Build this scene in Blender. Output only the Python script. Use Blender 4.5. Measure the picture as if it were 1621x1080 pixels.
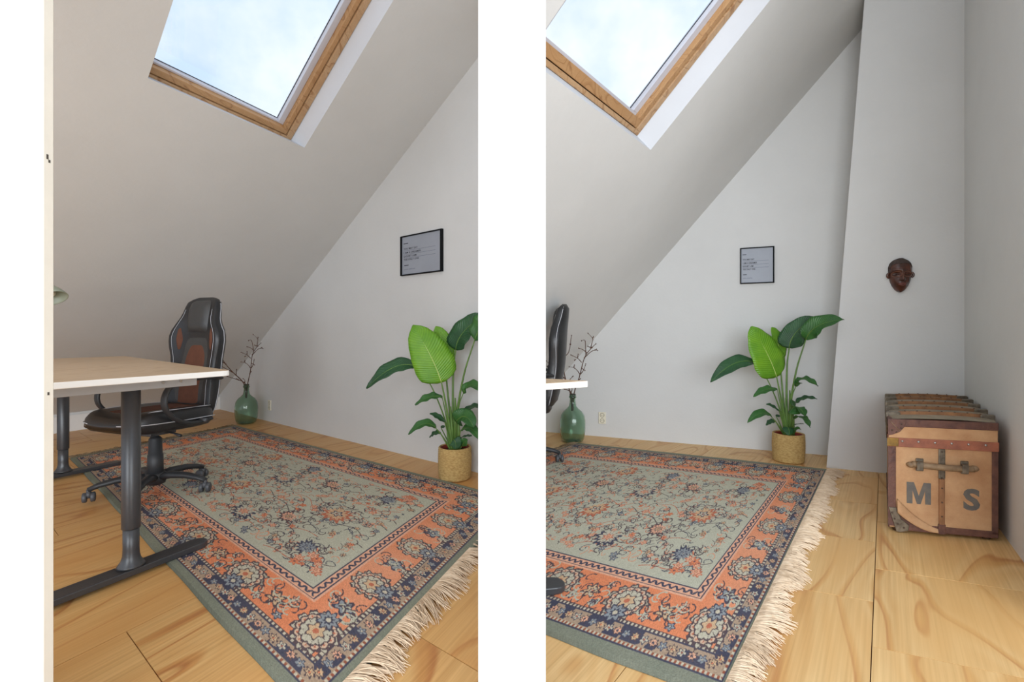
import bpy, bmesh, math, random
import numpy as np
from mathutils import Vector, Matrix

for o in list(bpy.data.objects):
    bpy.data.objects.remove(o)
S = bpy.context.scene
COL = S.collection

# ------------------------------------------------------------------ camera
F, U0, V0, CAMH = 740.0, 810.5, 530.0, 1.0          # focal length and principal point in 1621x1080 pixels
cd = bpy.data.cameras.new('camera')
cam = bpy.data.objects.new('camera', cd)
COL.objects.link(cam)
cam.location = (0, 0, CAMH)
cam.rotation_euler = (math.pi / 2, 0, 0)
cd.sensor_fit = 'HORIZONTAL'
cd.sensor_width = 36.0
cd.lens = 36.0 * F / 1621.0
cd.shift_y = (V0 - 540.0) / 1621.0
cd.clip_start = 0.05
S.camera = cam

# ------------------------------------------------------------------ sky
w = bpy.data.worlds.new('sky')
S.world = w
w.use_nodes = True
nt = w.node_tree
nt.nodes.clear()
wo = nt.nodes.new('ShaderNodeOutputWorld')
bg = nt.nodes.new('ShaderNodeBackground')
tc = nt.nodes.new('ShaderNodeTexCoord')
nz = nt.nodes.new('ShaderNodeTexNoise')
nz.inputs['Scale'].default_value = 2.6
nz.inputs['Detail'].default_value = 6
nz.inputs['Roughness'].default_value = 0.6
rp = nt.nodes.new('ShaderNodeValToRGB')
rp.color_ramp.elements[0].position = 0.40
rp.color_ramp.elements[0].color = (0.60, 0.74, 0.96, 1)
rp.color_ramp.elements[1].position = 0.60
rp.color_ramp.elements[1].color = (0.93, 0.96, 1.0, 1)
nt.links.new(tc.outputs['Generated'], nz.inputs['Vector'])
nt.links.new(nz.outputs['Fac'], rp.inputs['Fac'])
nt.links.new(rp.outputs['Color'], bg.inputs['Color'])
bg.inputs['Strength'].default_value = 1.0
nt.links.new(bg.outputs['Background'], wo.inputs['Surface'])

# fill light added behind the camera to brighten both rooms; no window modelled
ld = bpy.data.lights.new('rear_fill_light', 'AREA')
ld.shape = 'RECTANGLE'
ld.size, ld.size_y = 6.5, 2.4
ld.energy = 315
ld.color = (0.88, 0.945, 1.0)
lo_ = bpy.data.objects.new('rear_fill_light', ld)
COL.objects.link(lo_)
lo_.location = (0.55, -3.2, 1.5)
lo_.rotation_euler = (Vector((-0.2, 3.6, 1.0)) - Vector((0.55, -3.2, 1.5))).to_track_quat('-Z', 'Y').to_euler()

S.view_settings.view_transform = 'Standard'
S.view_settings.look = 'None'
S.view_settings.gamma = 1.0
S.view_settings.use_curve_mapping = False
S.view_settings.exposure = 0.36
S.cycles.use_denoising = True
S.cycles.max_bounces = 10
S.cycles.diffuse_bounces = 6
S.cycles.transparent_max_bounces = 12

# ------------------------------------------------------------------ helpers
V = Vector
rnd = random.Random(7)


def lin(c):
    return tuple(((x / 255.0) / 12.92 if x / 255.0 <= 0.04045 else ((x / 255.0 + 0.055) / 1.055) ** 2.4) for x in c)


def fl(u, v, z=0.0):
    """point at height z seen at pixel (u, v) of the photograph"""
    Y = F * (CAMH - z) / (v - V0)
    return V(((u - U0) / F * Y, Y, z))


def onplane(u, v, p, n):
    r = V(((u - U0) / F, 1, (V0 - v) / F))
    c = V((0, 0, CAMH))
    return c + r * ((p - c).dot(n) / r.dot(n))


def link(o, parent=None):
    COL.objects.link(o)
    if parent is not None:
        o.parent = parent
    return o


def mesh(name, verts, faces, mat=None, parent=None, smooth=False, loc=None, rotz=0.0):
    me = bpy.data.meshes.new(name)
    me.from_pydata([tuple(v) for v in verts], [], faces)
    me.validate()
    bm = bmesh.new()
    bm.from_mesh(me)
    bmesh.ops.recalc_face_normals(bm, faces=bm.faces)
    bm.to_mesh(me)
    bm.free()
    if smooth:
        me.polygons.foreach_set('use_smooth', [True] * len(me.polygons))
    if mat:
        me.materials.append(mat)
    o = bpy.data.objects.new(name, me)
    link(o, parent)
    if loc is not None:
        o.location = loc
    o.rotation_euler.z = rotz
    return o


def empty(name, loc=(0, 0, 0), rotz=0.0):
    o = bpy.data.objects.new(name, None)
    o.empty_display_size = 0.1
    link(o)
    o.location = loc
    o.rotation_euler.z = rotz
    return o


def tag(o, label, cat, group=None):
    o['label'] = label
    o['category'] = cat
    if group:
        o['group'] = group
    return o


def struct(o, label=None):
    o['kind'] = 'structure'
    if label:
        o['label'] = label
    return o


def copy_tree(o, parent=None):
    c = o.copy()
    COL.objects.link(c)
    c.parent = parent
    for ch in list(o.children):
        copy_tree(ch, c)
    return c


class MB:
    """collects pieces of one mesh"""

    def __init__(self):
        self.v, self.f = [], []

    def add(self, v, f):
        n = len(self.v)
        self.v += [V(p) for p in v]
        self.f += [tuple(i + n for i in q) for q in f]
        return self

    def hexa(self, p8):
        return self.add(p8, [(0, 1, 2, 3), (7, 6, 5, 4), (0, 4, 5, 1), (1, 5, 6, 2), (2, 6, 7, 3), (3, 7, 4, 0)])

    def box(self, x0, x1, y0, y1, z0, z1, fn=None):
        p = [(x0, y0, z0), (x1, y0, z0), (x1, y1, z0), (x0, y1, z0), (x0, y0, z1), (x1, y0, z1), (x1, y1, z1), (x0, y1, z1)]
        if fn:
            p = [fn(*q) for q in p]
        return self.hexa(p)

    def prism(self, poly, z0, z1):
        n = len(poly)
        v = [(x, y, z0) for x, y in poly] + [(x, y, z1) for x, y in poly]
        f = [tuple(range(n))[::-1], tuple(range(n, 2 * n))]
        f += [(i, (i + 1) % n, n + (i + 1) % n, n + i) for i in range(n)]
        return self.add(v, f)

    def tube(self, path, rad, n=8, cap=True, flat=1.0, up=None):
        path = [V(p) for p in path]
        m = len(path)
        if not hasattr(rad, '__len__'):
            rad = [rad] * m
        v, f = [], []
        prev = None
        for i, p in enumerate(path):
            t = (path[min(i + 1, m - 1)] - path[max(i - 1, 0)]).normalized()
            a = prev if prev is not None else (V(up) if up else (V((0, 0, 1)) if abs(t.z) < 0.9 else V((1, 0, 0))))
            x = a - t * a.dot(t)
            x.normalize()
            prev = x
            y = t.cross(x)
            for k in range(n):
                an = 2 * math.pi * k / n
                v.append(p + x * math.cos(an) * rad[i] * flat + y * math.sin(an) * rad[i])
        for i in range(m - 1):
            for k in range(n):
                f.append((i * n + k, i * n + (k + 1) % n, (i + 1) * n + (k + 1) % n, (i + 1) * n + k))
        if cap:
            f.append(tuple(range(n))[::-1])
            f.append(tuple(range((m - 1) * n, m * n)))
        return self.add(v, f)

    def lathe(self, prof, n=32, c=(0, 0, 0), cap=True):
        v, f = [], []
        m = len(prof)
        for r, z in prof:
            for k in range(n):
                an = 2 * math.pi * k / n
                v.append((c[0] + r * math.cos(an), c[1] + r * math.sin(an), c[2] + z))
        for i in range(m - 1):
            for k in range(n):
                f.append((i * n + k, i * n + (k + 1) % n, (i + 1) * n + (k + 1) % n, (i + 1) * n + k))
        if cap:
            f.append(tuple(range(n))[::-1])
            f.append(tuple(range((m - 1) * n, m * n)))
        return self.add(v, f)

    def ball(self, c, r, n=8, sz=1.0):
        prof = [(r * math.sin(math.pi * i / n), -r * sz * math.cos(math.pi * i / n)) for i in range(n + 1)]
        prof[0] = (1e-4, prof[0][1])
        prof[-1] = (1e-4, prof[-1][1])
        return self.lathe(prof, n + 2, c)

    def build(self, name, mat, parent=None, smooth=False, bevel=0.0, subsurf=0, loc=None, seg=2):
        o = mesh(name, self.v, self.f, mat, parent, smooth, loc)
        if bevel:
            m = o.modifiers.new('bevel', 'BEVEL')
            m.width = bevel
            m.segments = seg
            m.limit_method = 'ANGLE'
        if subsurf:
            m = o.modifiers.new('sub', 'SUBSURF')
            m.levels = subsurf
            m.render_levels = subsurf
        return o


def catmull(pts, k=6):
    P = [V(p) for p in pts]
    P = [P[0] * 2 - P[1]] + P + [P[-1] * 2 - P[-2]]
    out = []
    for i in range(1, len(P) - 2):
        for j in range(k):
            t = j / k
            a, b, c, d = P[i - 1], P[i], P[i + 1], P[i + 2]
            out.append(0.5 * ((2 * b) + (c - a) * t + (2 * a - 5 * b + 4 * c - d) * t * t + (3 * b - a - 3 * c + d) * t ** 3))
    out.append(P[-2])
    return out


def interp(tab, x):
    xs = [a for a, _ in tab]
    ys = [b for _, b in tab]
    return float(np.interp(x, xs, ys))


def text_mesh(body, size, bold=0.0, align='LEFT'):
    cu = bpy.data.curves.new('lettering', 'FONT')
    cu.body = body
    cu.size = size
    cu.offset = bold
    cu.align_x = align
    cu.resolution_u = 3
    o = bpy.data.objects.new('lettering', cu)
    COL.objects.link(o)
    dg = bpy.context.evaluated_depsgraph_get()
    me = o.evaluated_get(dg).to_mesh()
    v = [tuple(p.co) for p in me.vertices]
    f = [tuple(p.vertices) for p in me.polygons]
    o.evaluated_get(dg).to_mesh_clear()
    bpy.data.objects.remove(o)
    bpy.data.curves.remove(cu)
    return v, f


# ------------------------------------------------------------------ materials
def mat_new(name):
    m = bpy.data.materials.new(name)
    m.use_nodes = True
    return m, m.node_tree, m.node_tree.nodes['Principled BSDF']


def mat(name, rgb, rough=0.6, metal=0.0, var=0.0, vscale=8.0, bump=0.0, bscale=60.0, spec=0.5, rgb2=None, coat=0.0, stretch=None):
    """rgb in 0-255 sRGB; optional mottling towards rgb2 and fine relief"""
    m, t, b = mat_new(name)
    b.inputs['Roughness'].default_value = rough
    b.inputs['Metallic'].default_value = metal
    b.inputs['Specular IOR Level'].default_value = spec
    b.inputs['Coat Weight'].default_value = coat
    c1 = lin(rgb)
    co = t.nodes.new('ShaderNodeTexCoord')
    src = co.outputs['Object']
    if stretch:
        mp = t.nodes.new('ShaderNodeMapping')
        mp.inputs['Scale'].default_value = stretch
        t.links.new(src, mp.inputs['Vector'])
        src = mp.outputs['Vector']
    n = t.nodes.new('ShaderNodeTexNoise')
    n.inputs['Scale'].default_value = vscale
    n.inputs['Detail'].default_value = 5
    n.inputs['Roughness'].default_value = 0.62
    t.links.new(src, n.inputs['Vector'])
    r = t.nodes.new('ShaderNodeValToRGB')
    c2 = lin(rgb2) if rgb2 else tuple(x * (1 - var) for x in c1)
    r.color_ramp.elements[0].position = 0.34
    r.color_ramp.elements[1].position = 0.66
    r.color_ramp.elements[0].color = (*c2, 1)
    r.color_ramp.elements[1].color = (*c1, 1)
    t.links.new(n.outputs['Fac'], r.inputs['Fac'])
    t.links.new(r.outputs['Color'], b.inputs['Base Color'])
    if bump:
        n2 = t.nodes.new('ShaderNodeTexNoise')
        n2.inputs['Scale'].default_value = bscale
        n2.inputs['Detail'].default_value = 4
        t.links.new(src, n2.inputs['Vector'])
        bp = t.nodes.new('ShaderNodeBump')
        bp.inputs['Strength'].default_value = bump
        bp.inputs['Distance'].default_value = 0.01
        t.links.new(n2.outputs['Fac'], bp.inputs['Height'])
        t.links.new(bp.outputs['Normal'], b.inputs['Normal'])
    return m


def wood_mat(name, light, mid, dark, scale=1.0, rough=0.45, rand=True, axis_rot=0.0, contrast=1.0, patch=None):
    m, t, b = mat_new(name)
    L = t.links
    co = t.nodes.new('ShaderNodeTexCoord')
    mp = t.nodes.new('ShaderNodeMapping')
    mp.inputs['Rotation'].default_value = (0, 0, axis_rot)
    mp.inputs['Scale'].default_value = (1.0 * scale, 0.24 * scale, 1.0 * scale)
    L.new(co.outputs['Object'], mp.inputs['Vector'])
    src = mp.outputs['Vector']
    if rand:
        oi = t.nodes.new('ShaderNodeObjectInfo')
        mul = t.nodes.new('ShaderNodeVectorMath')
        mul.operation = 'SCALE'
        mul.inputs[0].default_value = (37.0, 23.0, 51.0)
        L.new(oi.outputs['Random'], mul.inputs['Scale'])
        ad = t.nodes.new('ShaderNodeVectorMath')
        ad.operation = 'ADD'
        L.new(src, ad.inputs[0])
        L.new(mul.outputs['Vector'], ad.inputs[1])
        src = ad.outputs['Vector']
    nz1 = t.nodes.new('ShaderNodeTexNoise')              # cathedral bands: contour lines of a slow noise
    nz1.inputs['Scale'].default_value = 2.3
    nz1.inputs['Detail'].default_value = 2.2
    nz1.inputs['Distortion'].default_value = 0.7
    L.new(src, nz1.inputs['Vector'])
    m1 = t.nodes.new('ShaderNodeMath')
    m1.operation = 'MULTIPLY'
    m1.inputs[1].default_value = 7.0
    L.new(nz1.outputs['Fac'], m1.inputs[0])
    fr = t.nodes.new('ShaderNodeMath')
    fr.operation = 'FRACT'
    L.new(m1.outputs[0], fr.inputs[0])
    r = t.nodes.new('ShaderNodeValToRGB')
    e = r.color_ramp.elements
    r.color_ramp.interpolation = 'EASE'

    def mixc(p, q, k):
        return tuple(i * (1 - k) + j * k for i, j in zip(lin(p), lin(q)))

    e[0].position = 0.0
    e[0].color = (*mixc(light, mid, 0.25), 1)
    e[1].position = 1.0
    e[1].color = (*mixc(light, mid, 0.3), 1)
    for pos_, col_ in ((0.30, lin(light)), (0.55, mixc(light, mid, 0.35)), (0.72, lin(light)), (0.86, mixc(mid, dark, 0.15)), (0.94, mixc(mid, dark, 0.75))):
        x = e.new(pos_)
        x.color = (*col_, 1)
    L.new(fr.outputs[0], r.inputs['Fac'])
    # fine fibre
    mp2 = t.nodes.new('ShaderNodeMapping')
    mp2.inputs['Scale'].default_value = (60, 3.0, 60)
    L.new(src, mp2.inputs['Vector'])
    nz2 = t.nodes.new('ShaderNodeTexNoise')
    nz2.inputs['Scale'].default_value = 2.0
    nz2.inputs['Detail'].default_value = 3
    L.new(mp2.outputs['Vector'], nz2.inputs['Vector'])
    mx = t.nodes.new('ShaderNodeMix')
    mx.data_type = 'RGBA'
    mx.blend_type = 'MULTIPLY'
    r2 = t.nodes.new('ShaderNodeValToRGB')
    r2.color_ramp.elements[0].position = 0.3
    r2.color_ramp.elements[0].color = (0.80, 0.74, 0.66, 1)
    r2.color_ramp.elements[1].position = 0.7
    r2.color_ramp.elements[1].color = (1, 1, 1, 1)
    L.new(nz2.outputs['Fac'], r2.inputs['Fac'])
    mx.inputs['Factor'].default_value = contrast
    L.new(r.outputs['Color'], mx.inputs[6])
    L.new(r2.outputs['Color'], mx.inputs[7])
    # broad tone
    nz3 = t.nodes.new('ShaderNodeTexNoise')
    nz3.inputs['Scale'].default_value = 3.0
    nz3.inputs['Detail'].default_value = 3
    L.new(src, nz3.inputs['Vector'])
    mx2 = t.nodes.new('ShaderNodeMix')
    mx2.data_type = 'RGBA'
    r3 = t.nodes.new('ShaderNodeValToRGB')
    r3.color_ramp.elements[0].position = 0.45
    r3.color_ramp.elements[0].color = (0, 0, 0, 1)
    r3.color_ramp.elements[1].position = 0.70
    r3.color_ramp.elements[1].color = (0.9, 0.9, 0.9, 1)
    L.new(nz3.outputs['Fac'], r3.inputs['Fac'])
    L.new(r3.outputs['Color'], mx2.inputs['Factor'])
    L.new(mx.outputs[2], mx2.inputs[6])
    mx2.inputs[7].default_value = (*lin(mid), 1)
    L.new(mx2.outputs[2], b.inputs['Base Color'])
    b.inputs['Roughness'].default_value = rough
    return m


M = {}
M['plaster'] = mat('plaster', (215, 215, 213), 0.9, var=0.05, vscale=1.5, bump=0.10, bscale=45, spec=0.2)
M['plaster_white'] = mat('plaster_white', (246, 245, 243), 0.85, var=0.02, vscale=2, bump=0.03, bscale=60, spec=0.2)
M['reveal'] = mat('reveal_paint', (206, 209, 214), 0.7, var=0.02, spec=0.3)
M['trim_paint'] = mat('trim_paint', (226, 220, 206), 0.6, var=0.05, vscale=12, bump=0.04, bscale=30)
M['baseboard'] = mat('baseboard_paint', (236, 234, 230), 0.6, var=0.04)
M['pine'] = wood_mat('window_pine', (190, 150, 106), (176, 134, 90), (150, 108, 70), 3.0, 0.4, True)
M['pine_pale'] = wood_mat('window_pine_pale', (196, 164, 128), (180, 142, 102), (150, 108, 70), 3.0, 0.4, True)
M['gap_dark'] = mat('gap_dark', (58, 40, 30), 0.8)
M['bead'] = mat('glazing_bead', (196, 196, 204), 0.5, metal=0.0)
M['gasket'] = mat('gasket', (48, 50, 58), 0.6)
M['floor_base'] = mat('floor_joint', (120, 82, 48), 0.9)
M['ply'] = wood_mat('plywood_floor', (230, 192, 134), (218, 170, 106), (192, 132, 80), 1.0, 0.42, True)
M['ply_o'] = wood_mat('plywood_floor_amber', (222, 178, 116), (208, 154, 90), (182, 120, 70), 0.9, 0.42, True)
M['black_metal'] = mat('black_powder_coat', (54, 55, 58), 0.36, metal=0.0, spec=0.7, var=0.12, vscale=90, bump=0.05, bscale=400)
M['grey_metal'] = mat('grey_steel', (168, 168, 168), 0.45, metal=0.2)
M['steel'] = mat('steel', (190, 190, 188), 0.3, metal=0.9)
M['desk_top'] = wood_mat('birch_veneer', (222, 194, 160), (212, 180, 142), (204, 170, 130), 1.5, 0.35, False)
M['white_edge'] = mat('white_edge_band', (248, 246, 240), 0.5)
M['leather'] = mat('black_leather', (33, 33, 35), 0.38, var=0.2, vscale=14, bump=0.12, bscale=130, spec=0.6)
M['leather_grey'] = mat('charcoal_leather', (62, 61, 60), 0.45, var=0.12, vscale=14, bump=0.1, bscale=130, spec=0.5)
M['suede'] = mat('brown_suede', (100, 60, 42), 0.85, var=0.2, vscale=20, bump=0.15, bscale=300)
M['stitch'] = mat('pale_stitching', (196, 196, 200), 0.7)
M['plastic'] = mat('black_plastic', (44, 45, 47), 0.5, var=0.05, spec=0.5)
M['caster'] = mat('caster_plastic', (74, 75, 78), 0.45)
M['basket'] = mat('woven_seagrass', (214, 182, 118), 0.85, rgb2=(176, 138, 80), vscale=55, bump=0.7, bscale=110, stretch=(1, 1, 3.0))
M['liner'] = mat('red_liner', (142, 44, 28), 0.7, var=0.2)
M['soil'] = mat('soil', (52, 36, 26), 1.0, var=0.4, vscale=50, bump=0.8, bscale=80)
M['leaf'] = mat('leaf_green', (58, 112, 44), 0.42, rgb2=(44, 92, 42), vscale=9, bump=0.06, bscale=40, spec=0.5)
M['leaf_backlit'] = mat('leaf_backlit_green', (118, 168, 36), 0.42, rgb2=(92, 148, 34), vscale=7, bump=0.08, bscale=40, spec=0.5)  # backlight put into the colour: brighter green for leaves lit from behind
M['leaf_dark'] = mat('leaf_dark_green', (44, 92, 50), 0.4, rgb2=(34, 74, 44), vscale=8, bump=0.06, bscale=40, spec=0.5)
M['stem'] = mat('stem_green', (104, 138, 62), 0.5, rgb2=(80, 112, 52), vscale=10)
M['midrib'] = mat('midrib', (188, 206, 120), 0.5)
for k in ('leaf', 'leaf_backlit', 'leaf_dark'):
    b = M[k].node_tree.nodes['Principled BSDF']
    t = M[k].node_tree
    uv = t.nodes.new('ShaderNodeUVMap')
    uv.uv_map = 'blade'
    sp = t.nodes.new('ShaderNodeSeparateXYZ')
    t.links.new(uv.outputs['UV'], sp.inputs[0])

    def mth(op, x, y):
        n_ = t.nodes.new('ShaderNodeMath')
        n_.operation = op
        for i_, q_ in enumerate((x, y)):
            if isinstance(q_, (int, float)):
                n_.inputs[i_].default_value = q_
            elif q_ is not None:
                t.links.new(q_, n_.inputs[i_])
        return n_.outputs[0]

    side_ = mth('ABSOLUTE', mth('SUBTRACT', sp.outputs['Y'], 0.5), None)
    vein = mth('SINE', mth('MULTIPLY', mth('SUBTRACT', sp.outputs['X'], mth('MULTIPLY', side_, 0.35)), 150.0), None)
    bp_ = t.nodes.new('ShaderNodeBump')
    bp_.inputs['Strength'].default_value = 0.35
    bp_.inputs['Distance'].default_value = 0.003
    t.links.new(vein, bp_.inputs['Height'])
    t.links.new(bp_.outputs['Normal'], b.inputs['Normal'])
    old = b.inputs['Base Color'].links[0].from_socket
    mx_ = t.nodes.new('ShaderNodeMix')
    mx_.data_type = 'RGBA'
    mx_.blend_type = 'MULTIPLY'
    t.links.new(mth('MULTIPLY', mth('ADD', vein, 1.0), 0.16), mx_.inputs['Factor'])
    t.links.new(old, mx_.inputs[6])
    mx_.inputs[7].default_value = (0.45, 0.6, 0.4, 1)
    t.links.new(mx_.outputs[2], b.inputs['Base Color'])
M['twig'] = mat('twig_bark', (108, 78, 64), 0.85, rgb2=(82, 58, 48), vscale=60, bump=0.4, bscale=150)
M['socket'] = mat('socket_cream', (232, 226, 206), 0.4)
M['socket_hole'] = mat('socket_recess', (150, 140, 116), 0.5)
M['dark'] = mat('dark_hole', (30, 30, 32), 0.7)
M['frame_black'] = mat('frame_black', (16, 17, 20), 0.75, spec=0.2)
M['print'] = mat('grey_print', (158, 163, 173), 0.5, var=0.08, vscale=5, spec=0.6)
M['ink'] = mat('print_ink', (22, 23, 28), 0.8, spec=0.2)
M['ink_soft'] = mat('print_ink_soft', (88, 92, 102), 0.7, spec=0.2)
M['lamp'] = mat('lamp_sage', (150, 156, 138), 0.45)
M['lamp_in'] = mat('lamp_inside', (196, 188, 166), 0.5)
M['mask_wood'] = mat('mask_wood', (92, 48, 30), 0.25, rgb2=(50, 28, 22), vscale=16, bump=0.15, bscale=50, spec=0.6)
M['mask_hair'] = mat('mask_hair', (66, 52, 46), 0.6, var=0.3, vscale=40, bump=0.6, bscale=120)
M['mask_lip'] = mat('mask_lip', (120, 66, 56), 0.4, var=0.2)
M['mask_rim'] = mat('mask_rim', (116, 70, 48), 0.4, var=0.3, vscale=40)
M['canvas'] = mat('trunk_canvas', (202, 160, 118), 0.8, rgb2=(178, 132, 92), vscale=7, bump=0.25, bscale=160)
M['canvas_top'] = mat('trunk_canvas_grey', (158, 142, 118), 0.85, rgb2=(128, 116, 98), vscale=9, bump=0.25, bscale=120)
M['trunk_leather'] = mat('trunk_leather', (116, 78, 64), 0.6, rgb2=(84, 56, 50), vscale=18, bump=0.3, bscale=90)
M['trunk_band'] = mat('trunk_red_band', (170, 104, 78), 0.7, rgb2=(138, 86, 68), vscale=16, bump=0.25, bscale=90)
M['trunk_wood'] = mat('trunk_batten', (160, 112, 72), 0.7, rgb2=(118, 82, 56), vscale=20, bump=0.25, bscale=90, stretch=(1, 1, 0.3))
M['trunk_iron'] = mat('trunk_iron', (140, 128, 110), 0.5, metal=0.5, rgb2=(96, 86, 74), vscale=30, bump=0.2)
M['brass'] = mat('old_brass', (166, 128, 62), 0.5, metal=0.5, rgb2=(120, 94, 50), vscale=25)
M['rivet'] = mat('rivet', (92, 74, 62), 0.4, metal=0.5)
M['paint_letter'] = mat('letter_paint', (92, 90, 88), 0.7, rgb2=(112, 104, 94), vscale=30)
M['handle_leather'] = mat('handle_leather', (150, 124, 94), 0.6, rgb2=(122, 98, 72), vscale=30, bump=0.2)
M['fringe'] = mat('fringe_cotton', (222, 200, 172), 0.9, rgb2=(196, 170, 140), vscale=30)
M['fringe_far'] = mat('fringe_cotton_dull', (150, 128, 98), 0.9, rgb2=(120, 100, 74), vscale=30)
M['chip'] = mat('paint_chip', (70, 64, 56), 0.8)

# thin clear pane
m, t, b = mat_new('window_glass')
t.nodes.remove(b)
tr = t.nodes.new('ShaderNodeBsdfTransparent')
tr.inputs['Color'].default_value = (0.95, 0.97, 0.98, 1)
gl = t.nodes.new('ShaderNodeBsdfGlossy')
gl.inputs['Roughness'].default_value = 0.02
mxs = t.nodes.new('ShaderNodeMixShader')
mxs.inputs[0].default_value = 0.05
t.links.new(tr.outputs[0], mxs.inputs[1])
t.links.new(gl.outputs[0], mxs.inputs[2])
t.links.new(mxs.outputs[0], t.nodes['Material Output'].inputs['Surface'])
M['glass'] = m
# green bottle glass
m, t, b = mat_new('green_bottle_glass')
b.inputs['Base Color'].default_value = (*lin((194, 219, 201)), 1)
b.inputs['Roughness'].default_value = 0.06
b.inputs['IOR'].default_value = 1.4
b.inputs['Transmission Weight'].default_value = 0.97
nn = t.nodes.new('ShaderNodeTexNoise')
nn.inputs['Scale'].default_value = 14
nn.inputs['Detail'].default_value = 4
cc = t.nodes.new('ShaderNodeTexCoord')
t.links.new(cc.outputs['Object'], nn.inputs['Vector'])
bp = t.nodes.new('ShaderNodeBump')
bp.inputs['Strength'].default_value = 0.25
bp.inputs['Distance'].default_value = 0.01
t.links.new(nn.outputs['Fac'], bp.inputs['Height'])
t.links.new(bp.outputs['Normal'], b.inputs['Normal'])
M['bottle'] = m
# rug pile: woven pattern from the mesh colours
m, t, b = mat_new('rug_pile')
at = t.nodes.new('ShaderNodeAttribute')
at.attribute_name = 'weave'
nn = t.nodes.new('ShaderNodeTexNoise')
nn.inputs['Scale'].default_value = 260
nn.inputs['Detail'].default_value = 3
cc = t.nodes.new('ShaderNodeTexCoord')
t.links.new(cc.outputs['Object'], nn.inputs['Vector'])
bp = t.nodes.new('ShaderNodeBump')
bp.inputs['Strength'].default_value = 0.5
bp.inputs['Distance'].default_value = 0.004
t.links.new(nn.outputs['Fac'], bp.inputs['Height'])
t.links.new(bp.outputs['Normal'], b.inputs['Normal'])
t.links.new(at.outputs['Color'], b.inputs['Base Color'])
b.inputs['Roughness'].default_value = 0.95
b.inputs['Specular IOR Level'].default_value = 0.1
M['rug'] = m

# ------------------------------------------------------------------ room shell
KNEE = 0.19
Z = V((0, 0, 1))


class Room:
    pass


L = Room()
L.a = fl(347.5, 648)
L.b = fl(750, 747)
L.d = (L.b - L.a).normalized()
L.n = L.d.cross(Z)
L.k = fl(105, 683.7)
L.e1 = (L.k - L.a).normalized()
R = Room()
R.a = fl(840, 681.8)
R.b = fl(1309.5, 721)
R.d = (R.b - R.a).normalized()
R.n = R.d.cross(Z)
R.e1 = V((-(1422 - U0), -F, 0)).normalized()
for r, s in ((L, (753.7, 95)), (R, (1320, 97.5))):
    r.kt = r.a + Z * KNEE
    r.s = onplane(s[0], s[1], r.a, r.n)
    r.up = (r.s - r.kt).normalized()
    r.N = r.e1.cross(r.up).normalized()
    if r.N.z < 0:
        r.N = -r.N
    if r.n.y > 0:
        r.n = -r.n            # wall normal towards the room


def slope_coords(r, u, v, depth=0.0):
    p = onplane(u, v, r.kt + r.N * depth, r.N) - r.kt - r.N * depth
    A = np.array([[r.e1.x, r.up.x], [r.e1.y, r.up.y], [r.e1.z, r.up.z]])
    return np.linalg.lstsq(A, np.array(p), rcond=None)[0]


def slope_fn(r):
    return lambda c1, c2, n: r.kt + r.e1 * c1 + r.up * c2 + r.N * n


# partition line between the two rooms, from the post by the camera to the end of the left room's wall
PA, PB, PT = V((-0.045, 1.10, 0)), V((-0.11, 3.285, 0)), 0.05


def part_x(y):
    return PA.x + (PB.x - PA.x) * (y - PA.y) / (PB.y - PA.y)


def wall_slab(name, p, q, z0, z1, thick, mat_, back):
    """vertical slab whose room face runs p to q; back = direction of the thickness"""
    o = back * thick
    mb = MB()
    mb.hexa([p + Z * z0, q + Z * z0, q + o + Z * z0, p + o + Z * z0, p + Z * z1, q + Z * z1, q + o + Z * z1, p + o + Z * z1])
    return struct(mb.build(name, mat_))


# left room, wall with the framed print: cut along the roof slope
def gable(name, r, end, thick, ztop):
    """wall below the slope: face from the knee corner to `end`"""
    ln = (end - r.a).length
    h = r.d.dot(r.up)
    sl = r.up.z / h
    pts = [(0, -0.02), (ln, -0.02), (ln, min(ztop, KNEE + sl * ln)), ]
    if KNEE + sl * ln > ztop:
        pts.append(((ztop - KNEE) / sl, ztop))
    pts.append((0, KNEE))
    mb = MB()
    n = len(pts)
    fr = [r.a + r.d * x + Z * z for x, z in pts]
    bk = [p - r.n * thick for p in fr]
    mb.add(fr + bk, [tuple(range(n)), tuple(range(2 * n - 1, n - 1, -1))] + [(i, (i + 1) % n, n + (i + 1) % n, n + i) for i in range(n)])
    return struct(mb.build(name, M['plaster']))


# end of left gable wall at the partition
tt = (PB.x - 0.02 - L.a.x) / L.d.x
L.end = L.a + L.d * tt
gable('wall_right', L, L.end, 0.05, 3.6)['label'] = 'grey white plaster gable wall with the framed print, left room'
R.endw = R.b + R.d * 0.5
gable('wall_back', R, R.endw, 0.10, 3.9)['label'] = 'grey white plaster gable wall with the framed print, right room'

# knee walls
wall_slab('wall_left', L.a, L.a + L.e1 * 3.6, -0.02, KNEE + 0.02, 0.08, M['plaster'], (-L.d).normalized())
wall_slab('wall_left', R.a, R.a + R.e1 * 1.15, -0.02, KNEE + 0.02, 0.08, M['plaster'], (-R.d).normalized())
bb = wall_slab('baseboard_left', L.a + L.d * 0.016, L.a + L.d * 0.016 + L.e1 * 3.6, 0.0, 0.165, 0.016, M['baseboard'], (-L.d).normalized())


def clip3(poly, p, n):
    out = []
    for i in range(len(poly)):
        a, b = poly[i], poly[(i + 1) % len(poly)]
        da, db = (a - p).dot(n), (b - p).dot(n)
        if da >= 0:
            out.append(a)
        if (da >= 0) != (db >= 0):
            out.append(a + (b - a) * (da / (da - db)))
    return out


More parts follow.
